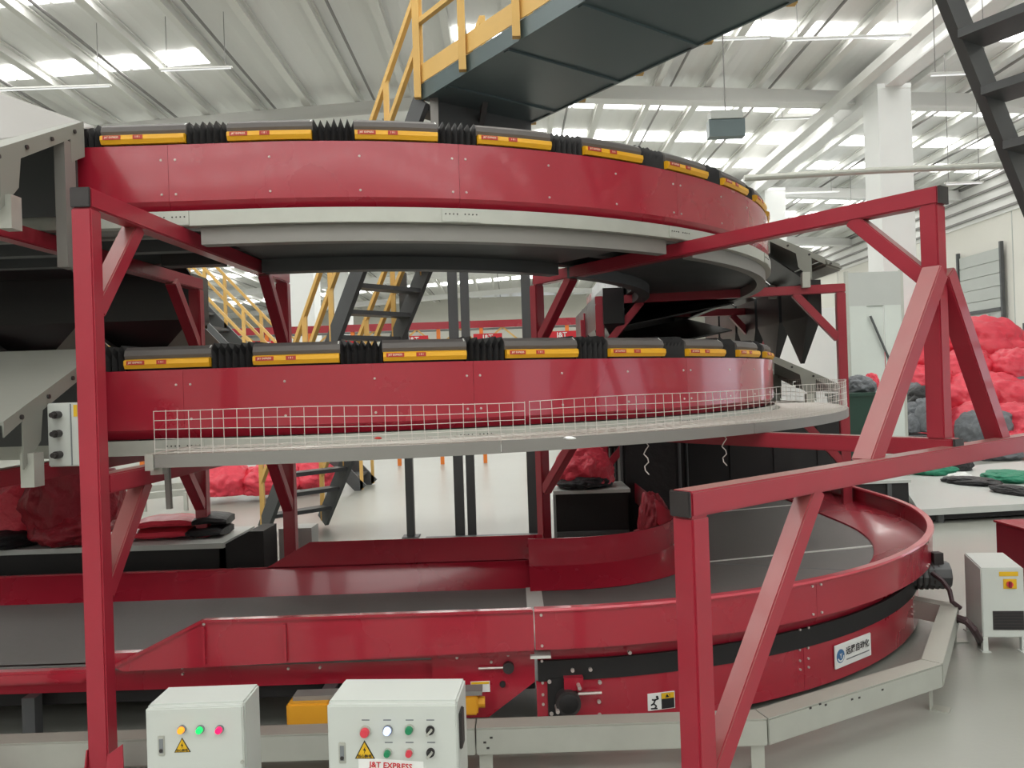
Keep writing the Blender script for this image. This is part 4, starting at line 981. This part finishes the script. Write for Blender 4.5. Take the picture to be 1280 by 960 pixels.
# left table with bags
ltb = thing('low_table', 'long grey-topped black table behind the straight conveyor', 'table', (-3, 5.6, 0))
MB().box(-4.6, -1.98, 5.3, 5.95, .62, .655).build('top', 'table', ltb)
MB().box(-4.6, -1.98, 5.33, 5.36, .1, .62).build('front_panel', 'black', ltb); MB().box(-2.02, -1.98, 5.33, 5.92, .1, .62).build('side_panel', 'black', ltb)
for x in (-4.55, -3.2, -2.05): MB().box(x, x + .05, 5.36, 5.41, 0, .62).box(x, x + .05, 5.86, 5.91, 0, .62).build('leg', 'dark', ltb)
MB().prism([(-1.98, 5.34, .1), (-1.72, 5.34, .1), (-1.72, 5.34, .72), (-1.82, 5.34, .72), (-1.98, 5.34, .64)], (0, .3, 0)).build('end_hopper', 'black', ltb)
wb = MB().box(-1.74, -1.5, 5.75, 5.95, 0, .66).build('pale_bin', 'table'); tag(wb, 'pale grey bin standing right of the black table', 'bin')
def folded(lab, c, L, D, hgt, mt, mt2, rz, seed):
    t = thing('folded_sack', lab, 'sack', tuple(c), 'folded sacks on the black table')
    R = Matrix.Rotation(rz, 3, 'Z')
    def slab(x0, x1, nm, m_):
        b = MB(); rings = []; n_ = 10
        for i in range(n_ + 1):
            x = x0 + (x1 - x0) * i / n_; w_ = .012 * noise.noise(V((x * 9, seed, 0)))
            e_ = 1 - .25 * (abs(2 * (x - x0) / (x1 - x0) - 1) ** 6)
            rings.append([V(c) + R @ V((x, y, max(0, z + w_))) for y, z in ((-D / 2, hgt * .25), (-D / 2 - .012, hgt * .5), (-D / 2, hgt * .8 * e_), (-D / 4, hgt * e_), (D / 4, hgt * 1.02 * e_), (D / 2, hgt * .8 * e_), (D / 2, hgt * .1), (0, 0))])
        b.loft(rings).build(nm, m_, t, smooth=True)
    slab(-L / 2, L * .12, 'red_half', mt); slab(L * .12, L / 2, 'black_half', mt2)
cpos = at(228, 669, 5.62); cpos.z = .656
folded('red and black folded sack at the bottom of the pile on the black table', cpos, .64, .3, .07, 'bag', 'blacksack', .04, 1)
folded('red and black folded sack on top of the pile on the black table', cpos + V((.02, .02, .072)), .62, .28, .075, 'bag', 'blacksack', .14, 2)
def bag_on(lab, c, size, m1, m2, seed, rz=0):
    t = thing('mail_sack', lab, 'sack', tuple(c))
    me = _bm[seed % 6].copy(); me.materials.append(M[m1]); o = link('sack_body', me); o.parent = t; o.scale = size; o.location = (0, 0, size[2] * .62); o.rotation_euler = (0, 0, rz)
    me = _bm[(seed + 1) % 6].copy(); me.materials.append(M[m2]); o = link('sack_base', me); o.parent = t; o.scale = (size[0] * 1.08, size[1] * 1.08, size[2] * .34); o.location = (0, -.02, size[2] * .2); o.rotation_euler = (0, 0, rz + 1)
    return t
P = at(22, 660, 5.55); bag_on('bright red sack with black base lying on the table at the left edge', V((P.x, 5.6, .656)), (.36, .25, .3), 'bag', 'blacksack', 1)
P = at(92, 660, 5.5); bag_on('dark red sack standing on the table behind the nearest red post', V((P.x - .03, 5.58, .656)), (.3, .22, .38), 'darkbag', 'darkbag', 3, 1)
# centre table with a bag
ctb = thing('sorting_table', 'dark cabinet table with pale top inside the curve', 'table', (.66, 7.0, 0))
MB().box(.33, 1.0, 6.85, 7.4, .69, .72).build('top', 'table', ctb); MB().box(.35, .98, 6.88, 7.38, .08, .69).build('body', 'black', ctb)
MB().box(.35, .98, 6.86, 6.88, .32, .36).build('shelf_edge', 'dark', ctb)
for x in (.37, .92): MB().box(x, x + .04, 6.9, 6.94, 0, .08).box(x, x + .04, 7.3, 7.34, 0, .08).build('leg', 'dark', ctb)
bag_on('red sack with black base on the dark table inside the curve', V((.62, 7.1, .722)), (.24, .2, .22), 'bag', 'blacksack', 2)
P = at(816, 640, 6.5); bag_on('crumpled dark red sack draped by the inner guard of the curve', V((P.x, 6.5, .3)), (.11, .16, .26), 'darkbag', 'darkbag', 4)
# black bag cages added to darken the space inside the curve
for k, (x0, x1, y, z1_, lb) in enumerate(((1.02, 1.55, 7.45, 1.25, 'tall black bag cage added to darken the curve behind the near guard'), (1.0, 1.75, 8.05, 1.3, 'black bag cage added to darken the curve behind the first'))):
    cg = thing('darkening_cage', lb, 'cage', ((x0 + x1) / 2, y, 0))
    MB().box(x0, x1, y, y + .4, .12, z1_).build('darkening_body', 'blacksack', cg, bevel=.03)
    for x in (x0 - .01, x1 + .01):
        for yy in (y - .01, y + .41): MB().cyl((x, yy, 0), (x, yy, z1_ + .04), .014, 8).build('cage_post', 'dark', cg)
    MB().tube([(x0, y - .01, z1_ + .03), (x1, y - .01, z1_ + .03), (x1, y + .41, z1_ + .03), (x0, y + .41, z1_ + .03), (x0, y - .01, z1_ + .03)], .012, 6).build('cage_rim', 'dark', cg)
# right low platform and dark table
lp = thing('low_platform', 'large pale low platform on the floor behind the curve', 'platform', (6, 10, 0))
f_l, f_r = atz(1148, 637, .17), atz(1420, 622, .17); b_r, b_l = atz(1400, 566, .17), atz(1118, 590, .17)
MB().prism([up(p, .1) for p in (f_l, f_r, b_r, b_l)], (0, 0, .07)).build('plate', 'table', lp)
for p in (f_l + V((.3, .15, 0)), f_r + V((-.5, .2, 0)), b_l + V((.3, -.3, 0)), b_r + V((-.6, -.3, 0))): MB().cyl(up(p, 0), up(p, .1), .05, 10).build('foot', 'dark', lp)
MB().prism([up(p, .03) for p in (f_l + V((.06, .1, 0)), f_r + V((-.06, .1, 0)), b_r + V((-.1, -.1, 0)), b_l + V((.1, -.1, 0)))], (0, 0, .07)).build('platform_shadow', 'black', lp)  # black slab standing for the shadow under the plate
dt = thing('dark_bench', 'small dark bench with pale top left of the low platform', 'bench', (4.1, 8.8, 0))
a = atz(1090, 602, .42); e = atz(1146, 602, .42)
MB().box(a.x - .25, e.x - .03, a.y - .05, a.y + .7, .4, .43).build('top', 'table', dt); MB().box(a.x - .23, e.x - .05, a.y - .03, a.y + .68, .06, .4).build('body', 'black', dt)
MB().box(e.x - .3, e.x - .25, a.y - .05, a.y - .03, .05, .4).build('front_strut', 'dark', dt)
for x in (a.x - .2, e.x - .12): MB().box(x, x + .05, a.y, a.y + .05, 0, .06).box(x, x + .05, a.y + .55, a.y + .6, 0, .06).build('leg', 'dark', dt)
for k, (x, y, hw, hd_, hh, mt, lb) in enumerate(((1165, 588, .3, .25, .1, 'green', 'green cloth sack bunched on the low platform, nearer the curve'), (1194, 583, .2, .22, .13, 'blacksack', 'black sack bunched between the green cloths on the platform'), (1215, 600, .35, .2, .06, 'blacksack', 'flat black and white sack spread on the low platform'), (1200, 596, .14, .12, .07, 'paper', 'crumpled white sheet among the black sacks on the platform'), (1262, 596, .36, .3, .09, 'green', 'green cloth sack at the right edge of the low platform'), (1270, 612, .3, .14, .06, 'blacksack', 'black sack in front of the green cloth at the right edge'))):
    c = atz(x, y, .22); c.z = .17 + hh * .5; sack('cloth_sack', lb, 'sack', c, (hw, hd_, hh), mt, k + 1, 'sacks on the low platform', rz=k)
gb = thing('green_bin', 'dark green wheeled bin behind the mesh tray at the right', 'bin', (4.35, 10, 0))
MB().loft([[(4.15, 9.8, .08), (4.55, 9.8, .08), (4.55, 10.2, .08), (4.15, 10.2, .08)], [(4.1, 9.75, 1.38), (4.62, 9.75, 1.38), (4.62, 10.25, 1.38), (4.1, 10.25, 1.38)]]).build('body', 'greenbin', gb); MB().box(4.08, 4.64, 9.73, 10.27, 1.38, 1.42).build('rim', 'greenbin', gb)
for x in (4.2, 4.5): MB().cyl((x - .03, 10.15, .07), (x + .03, 10.15, .07), .07, 12).cyl((x - .03, 9.88, .07), (x + .03, 9.88, .07), .07, 12).build('wheel', 'black', gb)
# milky plastic screen
ps = thing('plastic_screen', 'tall milky plastic screen between the red frame and the column', 'screen', (5.05, 11.3, 0))
a, e = at(1060, 340, 11.3), at(1125, 338, 11.3); zs = at(1090, 340, 11.3).z; zm = at(1090, 382, 11.3).z
nps = 3
for k in range(nps):
    x0, x1 = a.x + (e.x - a.x) * k / nps, a.x + (e.x - a.x) * (k + 1) / nps
    MB().box(x0 + .002, x1 - .002, 11.3 + .02 * (k % 2), 11.312 + .02 * (k % 2), .05, zm).build('sheet', 'plastic', ps)
MB().box(a.x, e.x, 11.3, 11.34, zm, zs).build('header_panel', 'shutter', ps)
for x in (a.x - .04, e.x): MB().box(x, x + .04, 11.3, 11.36, 0, zs + .02).build('upright', 'galv', ps)
MB().bar(at(1088, 395, 11.28), at(1112, 450, 11.28), .03, .02).build('crease_shade', 'dark', ps)  # dark crease in the sheet, its shade built as a thin bar
# distant white partition behind the right-hand funnels
tag(MB().box(6.6, 9.0, 21.5, 21.6, 0, 3.5).build('wall_partition', 'column'), 'white partition behind the black funnels', kind='structure')
tag(MB().box(1.2, 4.6, 26, 26.1, 0, 3.4).build('wall_partition_back', 'column'), 'white low wall in the distance at the centre', kind='structure')
# far red sorter line
fs = thing('far_sorter_line', 'distant red conveyor line on orange legs across the hall', 'conveyor', (-3, 17, 0))
YF = 17.0; zt_, zb_ = at(560, 402, YF).z, at(560, 411, YF).z
MB().box(-9, 2.2, YF, YF + .1, zb_, zt_).build('side_panel', 'red', fs); MB().box(-9, 2.2, YF + .1, YF + 1.0, zb_ + .02, zb_ + .06).build('deck', 'dark', fs)
zc_ = zb_ - .33
MB().box(-9, 2.2, YF + .05, YF + .1, zc_ - .06, zc_).build('lower_beam', 'red', fs)
for k in range(13):
    x = -9 + k * .93; MB().box(x - .04, x + .04, YF + .02, YF + .1, 0, zb_).build('leg', 'farorange', fs)
    MB().bar((x + .06, YF + .06, zc_), (x + .45, YF + .06, zb_), .035).build('strut', 'rail', fs); MB().bar((x + .86, YF + .06, zc_), (x + .47, YF + .06, zb_), .035).build('strut', 'rail', fs)
for k in range(6):
    x = -7.2 + k * 1.6; pn = MB().box(x, x + .62, YF - .02, YF + .02, zc_ + .03, zc_ + .2).build('sign_panel', 'redink', fs); text('J&T', .15, 'paper', (x + .31, YF - .021, zc_ + .115), (1, 0, 0), (0, 0, 1), pn)
# small control head hanging off the inner red frame beam
P = at(785, 352, 7.5); sb = thing('sensor_head', 'pale sensor box clamped above the inner red beam', 'sensor', tuple(P))
MB().box(P.x - .09, P.x + .02, P.y, P.y + .1, P.z - .04, P.z + .09).build('box', 'beige', sb, bevel=.006)
for x in (-.07, 0): MB().cyl((P.x + x, P.y + .05, P.z - .04), (P.x + x, P.y + .05, 2.49), .008, 6).build('rod', 'galv', sb)
P = at(234, 325, 4.75); lb_ = thing('work_light', 'black-cased work light under the upper track at the left', 'light', tuple(P))
MB().box(P.x - .16, P.x + .2, P.y, P.y + .12, P.z - .03, P.z + .045).build('case', 'cap', lb_, bevel=.005); MB().box(P.x - .03, P.x + .16, P.y + .01, P.y + .1, P.z + .045, P.z + .055).build('bright_top', 'paper', lb_)
MB().cyl((P.x + .08, P.y + .06, P.z + .05), (P.x + .08, P.y + .06, 2.5), .01, 6).build('hanger', 'dark', lb_)
